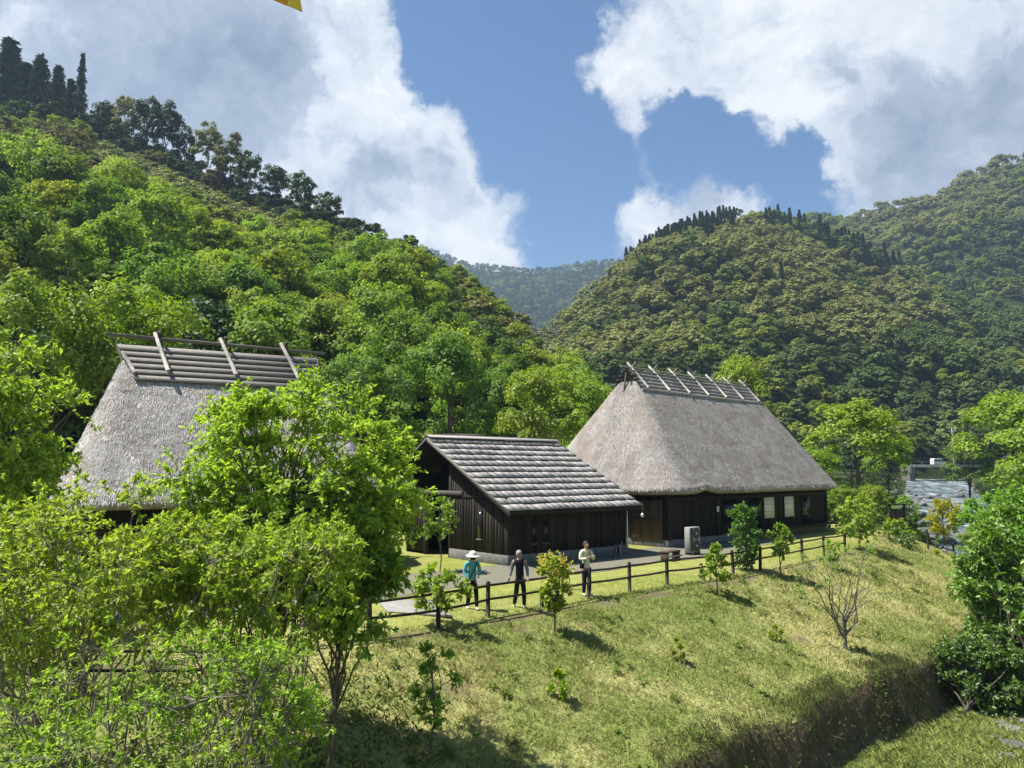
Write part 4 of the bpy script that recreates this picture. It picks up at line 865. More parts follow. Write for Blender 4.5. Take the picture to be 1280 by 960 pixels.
MB().lathe([(.105, -.055), (.17, -.04), (.17, .04), (.105, .055)], 18).build('hose', MT['tyre'], tr, loc=(0, 0, .34), rot=(R(90), 0, 0))
for y in (-.14, .14): MB().tube([(-.2, y, 0), (0, y, .36), (.2, y, 0)], .016, 6).build('stand', MT['grey_metal'], tr)
MB().tube([(0, -.14, .36), (.05, -.2, .50), (.17, -.24, .66)], .015, 6).build('handle', MT['grey_metal'], tr)
# notice board by the river fence
pn = np.array([26.5, 53.5]); nb = empty('notice_board', (pn[0], pn[1], gz1(*pn)), R(-20)); tag(nb, 'dark wooden notice board on two posts at the end of the lawn', 'sign')
for x in (-.45, .45): boxpart(nb, 'post', x - .06, x + .06, -.06, .06, -.2, 2.0, MT['fence'])
boxpart(nb, 'panel', -.38, .38, -.03, .03, .85, 1.7, MT['mid_wood']); boxpart(nb, 'roof_board', -.6, .6, -.2, .2, 2.0, 2.06, MT['fence'])

# ------------------------------------------------------------------ river rocks, bridge, van, pole
def rock_mesh(seed):
    import bmesh
    bm = bmesh.new(); bmesh.ops.create_icosphere(bm, subdivisions=3, radius=1.0); V = np.array([v.co[:] for v in bm.verts]); n = nrm(V)
    q = 1 + .55 * fbm(n * 1.4 + seed * 3.3, 4); cut = np.abs(n @ nrm(np.random.default_rng(seed).normal(size=(5, 3))).T).max(1); q *= 1 - .18 * cut
    for v, a in zip(bm.verts, V * q[:, None]): v.co = a * np.array([1, .8, .6])
    me = bpy.data.meshes.new('rock'); bm.to_mesh(me); bm.free(); me.materials.append(MT['rock']); return me
RK = [rock_mesh(i) for i in range(5)]
g = np.random.default_rng(61); places = []
for y in np.arange(58, 190, 3.2):
    for side in (-1, 1):
        if g.random() < .82: places += [(riv_x(y) + side * (4.5 + 5.0 * g.random()), y + g.normal() * 1.5, .3 + .7 * g.random() ** 2) for _ in range(2)]
for y, off, s in ((100, -5.5, 2.2), (108, -7, 1.8), (120, -6, 2.4), (128, -7.5, 2.0), (96, 1.5, 1.0), (104, -1, .9), (116, 2.0, 1.0), (135, -5, 1.7), (88, -4, 1.4), (76, -6, 1.7), (70, -7.5, 1.5), (66, 4, 1.8), (72, 6.5, 2.2), (64, -5, 1.3), (80, 7, 2.6), *[(92 + 1.6 * q_, -4.6 - 6.5 * ((q_ * .618) % 1), .6 + .9 * ((q_ * .37) % 1)) for q_ in range(42)], *[(78 + 3.1 * q_, -5 + 10 * ((q_ * .618) % 1), .8 + 1.1 * ((q_ * .37) % 1)) for q_ in range(26)]): places.append((riv_x(y) + off, y, s))
for k, (x, y, s) in enumerate(places):
    s *= .72
    up = x < riv_x(y); o = obj('boulder', RK[k % 5], None, loc=(x, y, max(gz1(x, y), float(low_z(y)) - .42) + .12 * s), rot=(g.normal() * .2, g.normal() * .2, g.random() * 6.28), scale=(s * (.8 + .5 * g.random()), s, s * (.7 + .4 * g.random())))
    tag(o, 'grey boulder along the %s bank of the stream' % ('near' if up else 'far'), 'rock', 'boulders on the %s stream bank' % ('near' if up else 'far'))
for k, (u, v, s) in enumerate([(1236, 898, .42), (1252, 908, .5), (1268, 915, .62), (1247, 925, .36), (1272, 935, .55), (1258, 948, .4), (1224, 890, .3), (1280, 905, .5)]):
    p = on_ground(u, v); o = obj('boulder', RK[(k + 2) % 5], None, loc=(p[0], p[1], p[2] + .02), rot=(0, 0, k * 1.3), scale=(s, s * .8, s * .45))
    tag(o, 'flat grey stone in the grass at the lower right corner', 'rock', 'flat stones at the lower right corner')
by = 203; b0 = at(1155, 582, by); bz = b0[2]
br = empty('road_bridge', (b0[0], by, bz), R(8)); tag(br, 'low concrete road bridge crossing the stream in the distance', 'bridge')
boxpart(br, 'deck', -4, 16, -2, 2, -.5, 0, MT['concrete'], .03); boxpart(br, 'pier', 7.2, 8.2, -1.6, 1.6, -6, -.5, MT['stone']); boxpart(br, 'abutment', -5.4, -3.9, -1.7, 1.7, -6, -.02, MT['stone'])
boxpart(br, 'parapet', -5.4, 16, -2.12, -1.95, .0, .22, MT['concrete'])
for x in range(-5, 17, 3): boxpart(br, 'railing_post', x - .06, x + .06, -2.06, -1.98, .22, 1.0, MT['grey_metal'])
MB().tube([(-5.4, -2.02, 1.0), (16, -2.02, 1.0)], .05, 6).build('handrail', MT['grey_metal'], br)
# van: side profile extruded, with windows, wheels, lamps
vp = at(1172, 580, by); van = empty('parked_van', (vp[0], by - .2, bz), R(8)); tag(van, 'small white van standing on the distant road bridge', 'van')
prof = np.array([(-1.7, .3), (1.62, .3), (1.7, .5), (1.68, .95), (1.2, 1.08), (.75, 1.75), (.6, 1.82), (-1.55, 1.85), (-1.68, 1.7), (-1.72, .5)])
def extr(P, y0, y1): n = len(P); V = [(a, y, b) for y in (y0, y1) for a, b in P]; q = np.arange(n); return V, [np.stack([q, (q + 1) % n, n + (q + 1) % n, n + q], 1), np.array([q[::-1], n + q])]
V, F = extr(prof, -.74, .74); vb = obj('body', mesh_data('body', V, F, MT['white_paint']), van); m_ = vb.modifiers.new('bevel', 'BEVEL'); m_.width = .05; m_.segments = 2
for a in ([(.72, 1.12), (1.1, 1.12), (.70, 1.66), (.50, 1.66), (.5, 1.12)], [(-.55, 1.12), (.40, 1.12), (.40, 1.66), (-.55, 1.66)], [(-1.55, 1.12), (-.65, 1.12), (-.65, 1.66), (-1.5, 1.66)]):
    V, F = extr(np.array(a), -.752, -.738); obj('side_window', mesh_data('side_window', V, F, MT['glass_dark']), van)
for x in (-1.1, 1.1):
    for y in (-.70, .70):
        wh = MB().lathe([(.0, -.09), (.2, -.09), (.29, -.07), (.3, 0), (.29, .07), (.2, .09), (0, .09)], 18).build('wheel', MT['tyre'], van, loc=(x, y, .3), rot=(R(90), 0, 0)); MB().lathe([(0, .095), (.16, .093), (.18, .08)], 14).build('hubcap', MT['grey_metal'], wh)
for y in (-.55, .55): boxpart(van, 'headlight', 1.66, 1.72, y - .13, y + .13, .62, .82, MT['shoji'])
pp = at(1192, 575, 215); up_ = empty('utility_pole', (pp[0], 215, pp[2] - 2), 0); tag(up_, 'thin pale utility pole behind the distant bridge', 'pole')
MB().tube([(0, 0, 0), (0, 0, 11)], [.16, .11], 8).build('shaft', MT['concrete'], up_); boxpart(up_, 'crossarm', -.8, .8, -.06, .06, 9.8, 9.95, MT['grey_metal']); 
for x in (-.7, .7): MB().lathe([(0, .2), (.06, .18), (.06, 0)], 8).build('insulator', MT['white_paint'], up_, loc=(x, 0, 9.95))
# overhead cables behind the shed
for k, (v0, v1) in enumerate(((523, 527), (531, 529))):
    a = at(380, v0, 52); b = at(760, v1 - 8, 56); t = np.linspace(0, 1, 20)[:, None]; pth = a * (1 - t) + b * t; pth[:, 2] -= (4 * t * (1 - t))[:, 0] * .35
    c = MB().tube(pth - a, .018, 5).build('overhead_cable', MT['black_plastic'], None, loc=tuple(a)); tag(c, ['upper', 'lower'][k] + ' thin dark cable strung across the trees behind the shed', 'cable')

# carp streamer whose tail end hangs into the top of the picture
MT['streamer'] = surf('orange_cloth', (.55, .20, .05), (.62, .40, .08), scale=1.2, bump=.1, rough=.9); MT['streamer_fin'] = plain('yellow_cloth', (.60, .44, .08), rough=.9)
tip = at(378, 15, 14.0); k = 12; t = np.linspace(0, 1, k)
cs = empty('carp_streamer', tuple(tip)); tag(cs, 'orange and yellow cloth carp streamer hanging down at the top edge of the sky', 'streamer')
cx = -.30 - .55 * (1 - t); cz = 4.2 * (1 - t) + .55
V = []; nn_ = 14
for i_ in range(k):
    rr = [.30, .34, .36, .37, .37, .36, .34, .32, .29, .25, .21, .17][i_]
    for a in np.linspace(0, 2 * np.pi, nn_, endpoint=False): V.append((cx[i_] + rr * math.cos(a), rr * .45 * math.sin(a), cz[i_] + .05 * math.sin(3 * a + i_)))
i = np.arange(k - 1)[:, None] * nn_; j = np.arange(nn_)[None]; obj('body', mesh_data('body', V, np.stack([i + j, i + (j + 1) % nn_, i + nn_ + (j + 1) % nn_, i + nn_ + j], -1).reshape(-1, 4), MT['streamer'], smooth=True), cs)
MB().hexa([(-.47, -.02, .62), (-.12, -.02, .62), (-.12, .02, .62), (-.47, .02, .62), (-.62, -.01, .28), (0, -.01, 0), (0, .01, 0), (-.62, .01, .28)]).build('tail', MT['streamer_fin'], cs)
MB().hexa([(-.47, -.03, .60), (-.30, -.03, .60), (-.30, .03, .60), (-.47, .03, .60), (-.62, -.022, .275), (-.30, -.022, .135), (-.30, .022, .135), (-.62, .022, .275)]).build('tail_stripe', MT['streamer'], cs)
MB().tube([(cx[0], 0, cz[0] + .02), (cx[0], 0, cz[0] + .5)], .01, 5).build('cord', MT['black_plastic'], cs)
cz0 = tip[2] + cz[0] + .5; t = np.linspace(-1, 1, 41)
cc = MB().tube([(55 * q, 3 * q, 5.5 * q * q) for q in t], .02, 5).build('overhead_cable', MT['black_plastic'], None, loc=(tip[0] + cx[0], tip[1], cz0)); tag(cc, 'high cable above the picture that carries the carp streamer', 'cable')
# ------------------------------------------------------------------ near trees with twigs and single leaves
def leafy(name, label, base, clumps, leaf, twigs=16, lv=14, ll=.11, lw=.045, bark='bark', r0=.07, spread=1.0, seed=0, fork=.35, up=.25, droop=.18, trunk_top=None, bare=0, cat='tree', group=None, tone=None, twig_r=.006, whorl=0.0):
    """clumps: (x, y, z, radius) in world coordinates. trunk > limbs > twigs, leaves set along the twigs"""
    g = np.random.default_rng(seed); base = np.array(base, float); C = np.array([c[:3] for c in clumps], float) - base; cr = np.array([c[3] for c in clumps], float)
    e = empty(name, tuple(base)); tag(e, label, cat, group)
    cen = C.mean(0); mb = MB(); top = np.array(trunk_top, float) - base if trunk_top is not None else cen * np.array([.7, .7, .85])
    k = 8; t = np.linspace(0, 1, k)[:, None]; wob = g.normal(size=(k, 3)) * np.array([.04, .04, 0]) * np.linalg.norm(top) * np.sin(t * np.pi); path = top * t + wob; path[0] = 0
    mb.tube(np.concatenate([[[0, 0, -.3]], path]), np.concatenate([[r0 * 1.3], r0 * (1.1 - .75 * t[:, 0])]), 8)
    ends = []
    for c in C:
        s = np.clip(fork + (1 - fork) * g.random(), 0, 1); i0 = s * (k - 1); a = path[int(i0)] * (1 - i0 % 1) + path[min(int(i0) + 1, k - 1)] * (i0 % 1)
        n_ = 6; tt = np.linspace(0, 1, n_)[:, None]; pth = a + (c - a) * tt + np.array([0, 0, 1]) * (tt * (1 - tt)) * .35 * np.linalg.norm(c - a) * (g.random() * .9 - .15) + g.normal(size=(n_, 3)) * .035 * np.linalg.norm(c - a) * (tt > 0)
        rr = r0 * .5 * (1.1 - .5 * s); mb.tube(pth, rr * (1 - .85 * tt[:, 0]) + twig_r, 5, caps=False); ends.append(pth)
    n = len(C) * twigs; ci = np.repeat(np.arange(len(C)), twigs)
    st = C[ci] + rdir(g, n) * cr[ci][:, None] * .22 * g.random((n, 1))
    D = nrm(rdir(g, n) + nrm(C[ci] - cen) * .55 * spread + np.array([0, 0, up])); ln = cr[ci] * (.55 + .6 * g.random(n))
    # twigs as thin three-sided spikes with a bend
    A = nrm(np.cross(D, rdir(g, n))); B = np.cross(D, A); tw = []
    for s_, rad in ((0, 1.0), (.5, .7), (1.0, .3)):
        c_ = st + D * (ln * s_)[:, None] - np.array([0, 0, 1]) * (droop * ln * s_ ** 2)[:, None]
        for a_ in (0, 2.09, 4.19): tw.append(c_ + (A * math.cos(a_) + B * math.sin(a_)) * twig_r * rad)
    tw = np.stack(tw, 1).reshape(-1, 3); b9 = np.arange(n)[:, None] * 9
    Ft = np.concatenate([b9 + np.array([[r_ * 3 + q, r_ * 3 + (q + 1) % 3, r_ * 3 + 3 + (q + 1) % 3, r_ * 3 + 3 + q]]) for r_ in (0, 1) for q in range(3)])
    tr = mb.build('trunk', MT[bark], e, smooth=True); obj('twigs', mesh_data('twigs', tw, Ft, MT[bark]), tr)['kind'] = 'stuff'
    # leaves
    live = np.where(g.random(n) >= bare)[0]; m = len(live) * lv; wi = np.repeat(live, lv)
    s_ = .22 + .78 * (g.random(m) if whorl == 0 else np.where(g.random(m) < whorl, .88 + .12 * g.random(m), g.random(m)))
    P = st[wi] + D[wi] * (ln[wi] * s_)[:, None] - np.array([0, 0, 1]) * (droop * ln[wi] * s_ ** 2)[:, None]
    T = nrm(D[wi] * .55 + rdir(g, m) * .85 + np.array([0, 0, -.12])); Nn = nrm(np.array([0, 0, .8]) + rdir(g, m) * .75 + nrm(C[ci][wi] - cen) * .2)
    L = ll * (.55 + .75 * g.random(m)); col = np.clip(.5 + .26 * g.normal(size=m) + .3 * (g.random(len(C))[ci][wi] - .5), 0, 1)
    V, F, cc = leaf_cards(P, T, Nn, L, L * (lw / ll), col, 'leaf')
    cr_ = obj('crown', mesh_data('crown', V, F, leaf, col=cc), e)
    if tone is not None: cr_.color = (*tone, 1)
    return e
def cloud(cx, cy, cz, rx, ry, rz, n, r, seed, low=-1.0):
    """clump centres spread through an uneven ellipsoid"""
    g = np.random.default_rng(seed); d = rdir(g, n * 3); d = d[d[:, 2] > low][:n]; q = (.35 + .65 * g.random(len(d)) ** .6)[:, None]
    P = np.array([cx, cy, cz]) + d * q * np.array([rx, ry, rz]); return [(*p, r * (.7 + .6 * g.random())) for p in P]
YG = leaf_mat('bright_spring_leaf', (.160, .240, .032), (.415, .515, .105), trans=.58, gloss=.03, obcol=True, rand=.06, hue=.008)
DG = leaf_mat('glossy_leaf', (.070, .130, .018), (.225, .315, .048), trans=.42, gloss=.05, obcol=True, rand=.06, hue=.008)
MAP = leaf_mat('maple_leaf', (.15, .24, .016), (.37, .43, .05), trans=.45, gloss=.03, obcol=True, rand=.06, hue=.01, tint=(1.05, 1.1, .45))
ORG = leaf_mat('orange_tip_leaf', (.52, .34, .06), (.62, .50, .12), trans=.45, gloss=.03, rand=.06)

# middle tree in front of the left house: layered crown
T1 = cloud(-4.05, 14.6, 3.55, 2.15, 1.5, 1.8, 76, .60, 1) + cloud(-3.2, 14.4, 2.2, 1.0, 1.0, 1.0, 14, .5, 2) + cloud(-2.65, 15.0, 4.0, .7, .8, .7, 6, .45, 4) + cloud(-5.5, 14.2, 2.5, 1.1, 1.0, .9, 16, .55, 3) + cloud(-2.35, 14.7, 2.9, .6, .7, 1.1, 14, .48, 10) + cloud(-4.7, 14.4, 4.1, 1.1, 1.0, 1.0, 20, .55, 9)
leafy('cherry_tree', 'tall fresh green tree in front of the left thatched roof, reaching over the shed', (-4.3, 13.9, gz1(-4.3, 13.9)), T1, YG, twigs=17, lv=22, ll=.10, lw=.048, r0=.055, seed=1, bark='bark', tone=(1.32, 1.28, 1.1), trunk_top=(-4.2, 14.5, 3.6))
leafy('dogwood_tree', 'darker glossy-leaved tree beside the slab, below the tall tree crown', (-3.0, 13.5, gz1(-3.0, 13.5)), cloud(-2.95, 14.0, 1.75, .85, .8, .9, 22, .42, 8), DG, twigs=19, lv=19, ll=.125, lw=.06, r0=.045, seed=2, tone=(1.6, 1.55, 1.1), droop=.35)
# left edge trees before the left house
leafy('leafy_tree', 'yellow green tree at the left edge overlapping the thatched eave', (-13.4, 18.6, gz1(-13.4, 18.6)), cloud(-13.2, 18.9, 4.6, 2.1, 1.8, 2.7, 48, .75, 11), YG, twigs=17, lv=17, ll=.17, lw=.08, r0=.12, seed=3, tone=(1.15, 1.1, .95))
# big shrubs filling the lower left
SH = [('yellow green shrub tree filling the left foreground under the left eave', (-5.6, 10.2), cloud(-5.9, 10.9, 2.35, 2.4, 1.5, 1.0, 58, .52, 21), YG, (1.2, 1.08, .9), .085, 31, .18),
      ('yellow green shrub in front of the left house wall', (-3.6, 10.6), cloud(-3.55, 11.2, 2.25, 1.4, 1.2, .85, 34, .5, 22), YG, (1.2, 1.12, .9), .085, 32, .15),
      ('sparse twiggy shrub in the left foreground with bare pale branches', (-4.2, 8.3), cloud(-4.1, 8.8, 1.15, 1.9, 1.1, .85, 24, .46, 23), YG, (1.15, 1.12, .85), .065, 33, .45),
      ('bushy shrub with bright leaf tufts in the lower left corner', (-4.3, 6.6), cloud(-4.1, 7.0, .75, 1.3, .9, .75, 20, .42, 24), YG, (.85, .95, .9), .06, 34, .35),
      ('leafy shrub at the bottom edge left of the lawn', (-2.4, 7.4), cloud(-3.15, 8.9, 1.05, .95, .9, .8, 22, .40, 25), YG, (1.1, 1.12, .9), .06, 35, .35),
      ('shrub with fine leaves at the left edge under the yellow green tree', (-8.8, 12.0), cloud(-8.6, 12.6, 1.9, 1.8, 1.2, 1.4, 40, .55, 26), YG, (1.1, 1.05, .9), .09, 36, .2)]
for lab, (bx_, by_), cl_, lm, tone, ll_, sd_, bare_ in SH:
    leafy('foreground_shrub', lab, (bx_, by_, gz1(bx_, by_)), cl_, lm, twigs=24, lv=22, ll=ll_, lw=ll_ * .42, r0=.03, seed=sd_, tone=tone, bare=bare_, bark='pale_bark', cat='shrub', fork=.15, whorl=.5, twig_r=.0055)
# a fallen pale branch among the shrubs
p0, p1 = at(190, 892, 8.2), at(333, 858, 9.4); t = np.linspace(0, 1, 9)[:, None]; gb = np.random.default_rng(71); pth = (p1 - p0) * t + gb.normal(size=(9, 3)) * .02; mb = MB().tube(pth, .022 - .012 * t[:, 0], 7)
for q in range(9):
    a = pth[2 + q % 6]; d = gb.normal(size=3) * np.array([.5, .3, .25]); mb.tube([a, a + d * .5 + np.array([0, 0, .03]), a + d], [.009, .006, .002], 4, False)
tag(mb.build('fallen_branch', MT['pale_bark'], None, smooth=True, loc=tuple(p0)), 'pale bare branch leaning through the twiggy left shrubs', 'branch')

# small planted trees on and behind the lawn
def sapling(label, u, vb, vt, hw, leaf, seed, tone=(1, 1, 1), n=12, y=None, shape='round', ll=.10, lw=.07, stem=.35, tips=False, r0=.025, name='young_maple', cat='tree', twigs=12, lv=12, bark='bark'):
    p = on_ground(u, vb) if y is None else at(u, vb, y); dep = to_px(np.array(p))[2]; h = (vb - vt) / FPX * dep; w = hw / FPX * dep; g = np.random.default_rng(seed); cl_ = []
    for i in range(n):
        t = (i + .5) / n; zz = stem + (1 - stem) * t * .92
        rr = {'round': math.sin(math.pi * (.15 + .75 * t)), 'cone': 1 - .8 * t, 'vase': .35 + .75 * t, 'column': .8 + .15 * math.sin(math.pi * t), 'flat': .5 + .5 * math.sin(math.pi * t)}[shape]
        a = i * 2.4 + g.random(); q = w * rr * (.35 + .45 * g.random()); cl_.append((p[0] + q * math.cos(a), p[1] + q * math.sin(a), p[2] + h * zz, w * .42 * (.6 + .5 * rr)))
    e = leafy(name, label, p, cl_, leaf, twigs=twigs, lv=lv, ll=ll, lw=lw, r0=r0, seed=seed, tone=tone, trunk_top=(p[0], p[1], p[2] + h * .86), up=.15, droop=.1, twig_r=.004, cat=cat, fork=.2, bark=bark)
    if tips:
        m = 300; d = rdir(g, m); d[:, 2] = np.abs(d[:, 2]); ci = g.integers(int(n * .55), n, m); C = np.array([c[:3] for c in cl_]) - p; cr = np.array([c[3] for c in cl_])
        P = C[ci] + d * (cr[ci] * (.8 + .5 * g.random(m)))[:, None]; V, F, cc = leaf_cards(P, d + rdir(g, m) * .6, rdir(g, m) + np.array([0, 0, .6]), .07 + .05 * g.random(m), .05, g.random(m), 'leaf'); obj('new_leaves', mesh_data('new_leaves', V, F, ORG, col=cc), e)
    return e
sapling('young maple with orange tips on the lawn in front of the people', 693, 790, 698, 27, MAP, 41, (1, 1.05, 1), 13, shape='vase', stem=.3, tips=True)
sapling('low yellow green maple leaning over the fence beside the hatted person', 548, 782, 712, 36, MAP, 42, (1.0, 1.05, 1), 12, shape='flat', stem=.35)
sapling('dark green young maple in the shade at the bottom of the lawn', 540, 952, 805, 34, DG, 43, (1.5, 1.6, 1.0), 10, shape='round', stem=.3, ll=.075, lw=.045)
sapling('bright yellow seedling in the middle of the lawn', 700, 876, 838, 14, MAP, 44, (1.15, 1.2, 1), 5, shape='round', stem=.1, ll=.08, lw=.05, r0=.008)
sapling('young maple at the fence in front of the air conditioner', 896, 743, 680, 21, MAP, 45, (.9, 1.05, 1), 11, shape='cone', stem=.3)
sapling('dense dark columnar evergreen shrub at the fence', 933, 713, 629, 20, DG, 46, (.75, .95, .9), 26, shape='column', stem=.08, ll=.10, lw=.05, name='columnar_shrub', cat='shrub', twigs=17, lv=16)
sapling('small maple right of the columnar shrub', 977, 722, 655, 17, MAP, 47, (.8, 1.0, 1), 10, shape='round', stem=.42)
sapling('yellow seedling on the lawn left of the spreading bare tree', 970, 802, 782, 9, MAP, 48, (1.25, 1.15, 1), 4, shape='round', stem=.1, ll=.07, lw=.045, r0=.008)
sapling('faint yellow seedling low on the lawn', 848, 828, 798, 10, MAP, 49, (1.25, 1.15, 1), 4, shape='round', stem=.1, ll=.07, lw=.045, r0=.008)
sapling('round yellow green maple behind the end of the long fence', 1076, 688, 622, 30, YG, 50, (1.1, 1.1, 1), 16, y=39.0, shape='round', stem=.3, ll=.16, lw=.10)
sapling('golden maple with orange leaves beside the river fence', 1183, 690, 626, 23, MAP, 51, (1.5, 1.15, .8), 15, y=49.0, shape='round', stem=.4, ll=.16, lw=.11, tips=True)
sapling('low yellow shrub on the bank behind the lawn', 1120, 672, 650, 18, MAP, 52, (1.1, 1.1, 1), 8, y=46.0, shape='flat', stem=.2, ll=.14, lw=.09, name='garden_shrub', cat='shrub')
sapling('dark shrub at the foot of the yellow one behind the lawn', 1128, 692, 662, 20, DG, 53, (.8, .9, .9), 10, y=44.5, shape='round', stem=.1, ll=.14, lw=.07, name='garden_shrub', cat='shrub')
sapling('little yellow shrub below the golden maple', 1172, 704, 688, 9, MAP, 54, (1.3, 1.15, 1), 5, y=45.5, shape='round', stem=.1, ll=.12, lw=.08, name='garden_shrub', cat='shrub')
sapling('pale feathery shrub beside the river fence', 1132, 655, 620, 18, YG, 55, (.85, 1.0, 1.3), 10, y=55, shape='round', stem=.2, ll=.15, lw=.06, name='garden_shrub', cat='shrub')
sapling('layered young maple before the open shed doorway', 549, 722, 624, 26, DG, 56, (1.4, 1.45, .9), 12, y=29.5, shape='flat', stem=.55, ll=.12, lw=.08)
sapling('pale sapling in front of the fence near the bench end', 1042, 712, 676, 13, YG, 57, (1, 1.05, 1.1), 7, shape='round', stem=.3, ll=.10, lw=.05, r0=.012)
# spreading, almost bare tree on the lawn
pb = on_ground(1058, 812); gq = np.random.default_rng(91); dep = to_px(np.array(pb))[2]; sx = 1 / FPX * dep
tips_ = []
for du, dv in ((-48, 92), (-40, 112), (-30, 84), (-25, 108), (-12, 118), (-6, 100), (4, 122), (12, 104), (22, 112), (32, 92), (44, 100), (50, 80), (-52, 74), (60, 64), (28, 120), (-36, 96)):
    tips_.append((pb[0] + du * sx, pb[1] + gq.normal() * .35, pb[2] + dv * sx, .30))
leafy('spreading_tree', 'thin spreading tree with forked grey branches and few leaves on the lawn slope', pb, tips_, YG, twigs=12, lv=9, ll=.07, lw=.032, r0=.05, seed=58, tone=(.95, 1.0, 1.1), trunk_top=(pb[0] - .05, pb[1], pb[2] + .85), fork=.25, bare=.35, bark='pale_bark', twig_r=.005)

# dark bush mass at the right edge, and trees beyond it
BU = [('large dark leafy bush at the right edge above the cut bank', (15.6, 24.6), cloud(18.0, 26.8, -.6, 2.6, 2.0, 3.3, 110, .75, 61), DG, (1.05, 1.2, .9), .17, 81),
      ('bright topped bush behind the dark one at the right edge', (19.5, 30.0), cloud(21.2, 31.5, .6, 2.8, 2.2, 2.6, 70, .8, 62), YG, (.85, 1.05, .8), .17, 82),
      ('ivy-dark bush hanging over the right end of the cut bank', (13.8, 24.6), cloud(15.4, 25.3, -2.7, 1.9, 1.1, 1.3, 64, .5, 63), DG, (.75, .85, .95), .13, 83),
      ('grey green bush on the stream side of the right bank', (25.5, 40.0), cloud(26.4, 41.5, -1.2, 2.4, 2.0, 1.8, 30, .7, 64), YG, (.75, .9, .9), .17, 84)]
for lab, (bx_, by_), cl_, lm, tone, ll_, sd_ in BU:
    leafy('bush', lab, (bx_, by_, gz1(bx_, by_)), cl_, lm, twigs=17, lv=16, ll=ll_, lw=ll_ * .5, r0=.06, seed=sd_, tone=tone, cat='bush', fork=.1)
# trees behind the right house and by the stream: finer crowns of the mid-distance kind
BRI = leaf_mat('bright_tree_leaf', (.140, .200, .016), (.350, .425, .045), gloss=.02, trans=.45, obcol=True, rand=.05)
MID = [make_broad(300 + i, 3.9, 10.0, 60, 150, .25, BRI) for i in range(4)]
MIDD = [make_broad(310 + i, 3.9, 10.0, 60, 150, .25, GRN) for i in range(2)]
def mid_tree(label, u, vb, vt, hw, y, k, color, dark=False, name='broadleaf_tree'):
    b = at(u, vb, y); a = at(u, vt, y); zb = gz1(b[0], y); h = a[2] - zb; s = hw / FPX * y / 4.1
    tm, cm = (MIDD if dark else MID)[k % (2 if dark else 4)]; place(name, label, 'tree', (b[0], y, zb), tm, cm, s, k * 1.7, color=color, sz=h / 10.2)
mid_tree('round bright green tree right of the thatched house', 1072, 640, 500, 60, 70, 0, (.92, 1.1, 1))
mid_tree('slender bright tree rising behind the right thatched roof', 925, 600, 441, 40, 74, 1, (.92, 1.08, 1))
mid_tree('smaller green tree leaning over the stream behind the round bright tree', 1112, 640, 540, 32, 84, 2, (.8, .95, .95))
mid_tree('green tree low beside the round bright tree', 1020, 650, 560, 34, 66, 3, (.95, 1.0, 1))
mid_tree('leafy tree with large pale leaves behind the shed ridge', 668, 640, 455, 58, 52, 1, (.85, .95, 1.0))
mid_tree('green tree between shed roof and right thatched roof', 735, 640, 470, 46, 62, 2, (.9, 1.0, .95))
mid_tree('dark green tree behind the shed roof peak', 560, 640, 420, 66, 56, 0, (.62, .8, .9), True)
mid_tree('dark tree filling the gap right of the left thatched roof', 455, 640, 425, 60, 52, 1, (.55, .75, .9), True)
mid_tree('bright tree showing left above the log-ridged roof', 150, 640, 352, 88, 48, 3, (1.0, 1.0, .95))
mid_tree('bright tree at the left edge behind the left thatched house', 30, 640, 345, 80, 44, 0, (.9, .95, .95))
mid_tree('tall green tree across the stream at the right edge', 1272, 655, 486, 72, 92, 1, (.85, .95, .85))
mid_tree('green tree cut by the right edge above the bushes', 1330, 680, 520, 80, 70, 2, (.85, .95, .85))
mid_tree('dark green tree over the far stream bend', 1215, 640, 545, 30, 120, 0, (.6, .75, .85), True)
for k_, (x, y, s) in enumerate(((84, 196, 1.0), (72, 175, .9), (90, 215, 1.1), (62, 150, .8), (58, 132, .7), (124, 208, 1.0), (133, 220, 1.2), (112, 232, 1.1), (98, 226, 1.1), (93, 200, .8), (88, 190, .7), (96, 205, .7))):
    tm, cm = HILLD[k_ % 3]; place('evergreen_tree', 'dark evergreen tree on the stream banks near the road bridge', 'tree', (x, y, gz1(x, y)), tm, cm, s, k_, group='evergreen trees near the road bridge')
for k_, (u, v, s, c) in enumerate(((1010, 655, .30, (.7, .85, .9)), (1032, 660, .26, (.8, .9, .9)), (1055, 652, .30, (.75, .9, .9)), (1090, 640, .32, (.9, .95, 1.0)), (1100, 628, .30, (.8, .9, 1.0)), (1126, 640, .34, (.85, .95, 1.0)), (1146, 650, .26, (1.0, 1.0, 1.0)), (1215, 668, .36, (.75, .9, .9)), (1232, 664, .45, (.8, .95, .9)))):
    y = 58 + 2 * k_; p = at(u, v, y); tm, cm = MID[k_ % 4]; place('hedge_bush', 'leafy bush in the row between the thatched house and the stream', 'bush', (p[0], y, gz1(p[0], y) - .4), tm, cm, s, k_, color=c, group='bushes right of the thatched house')

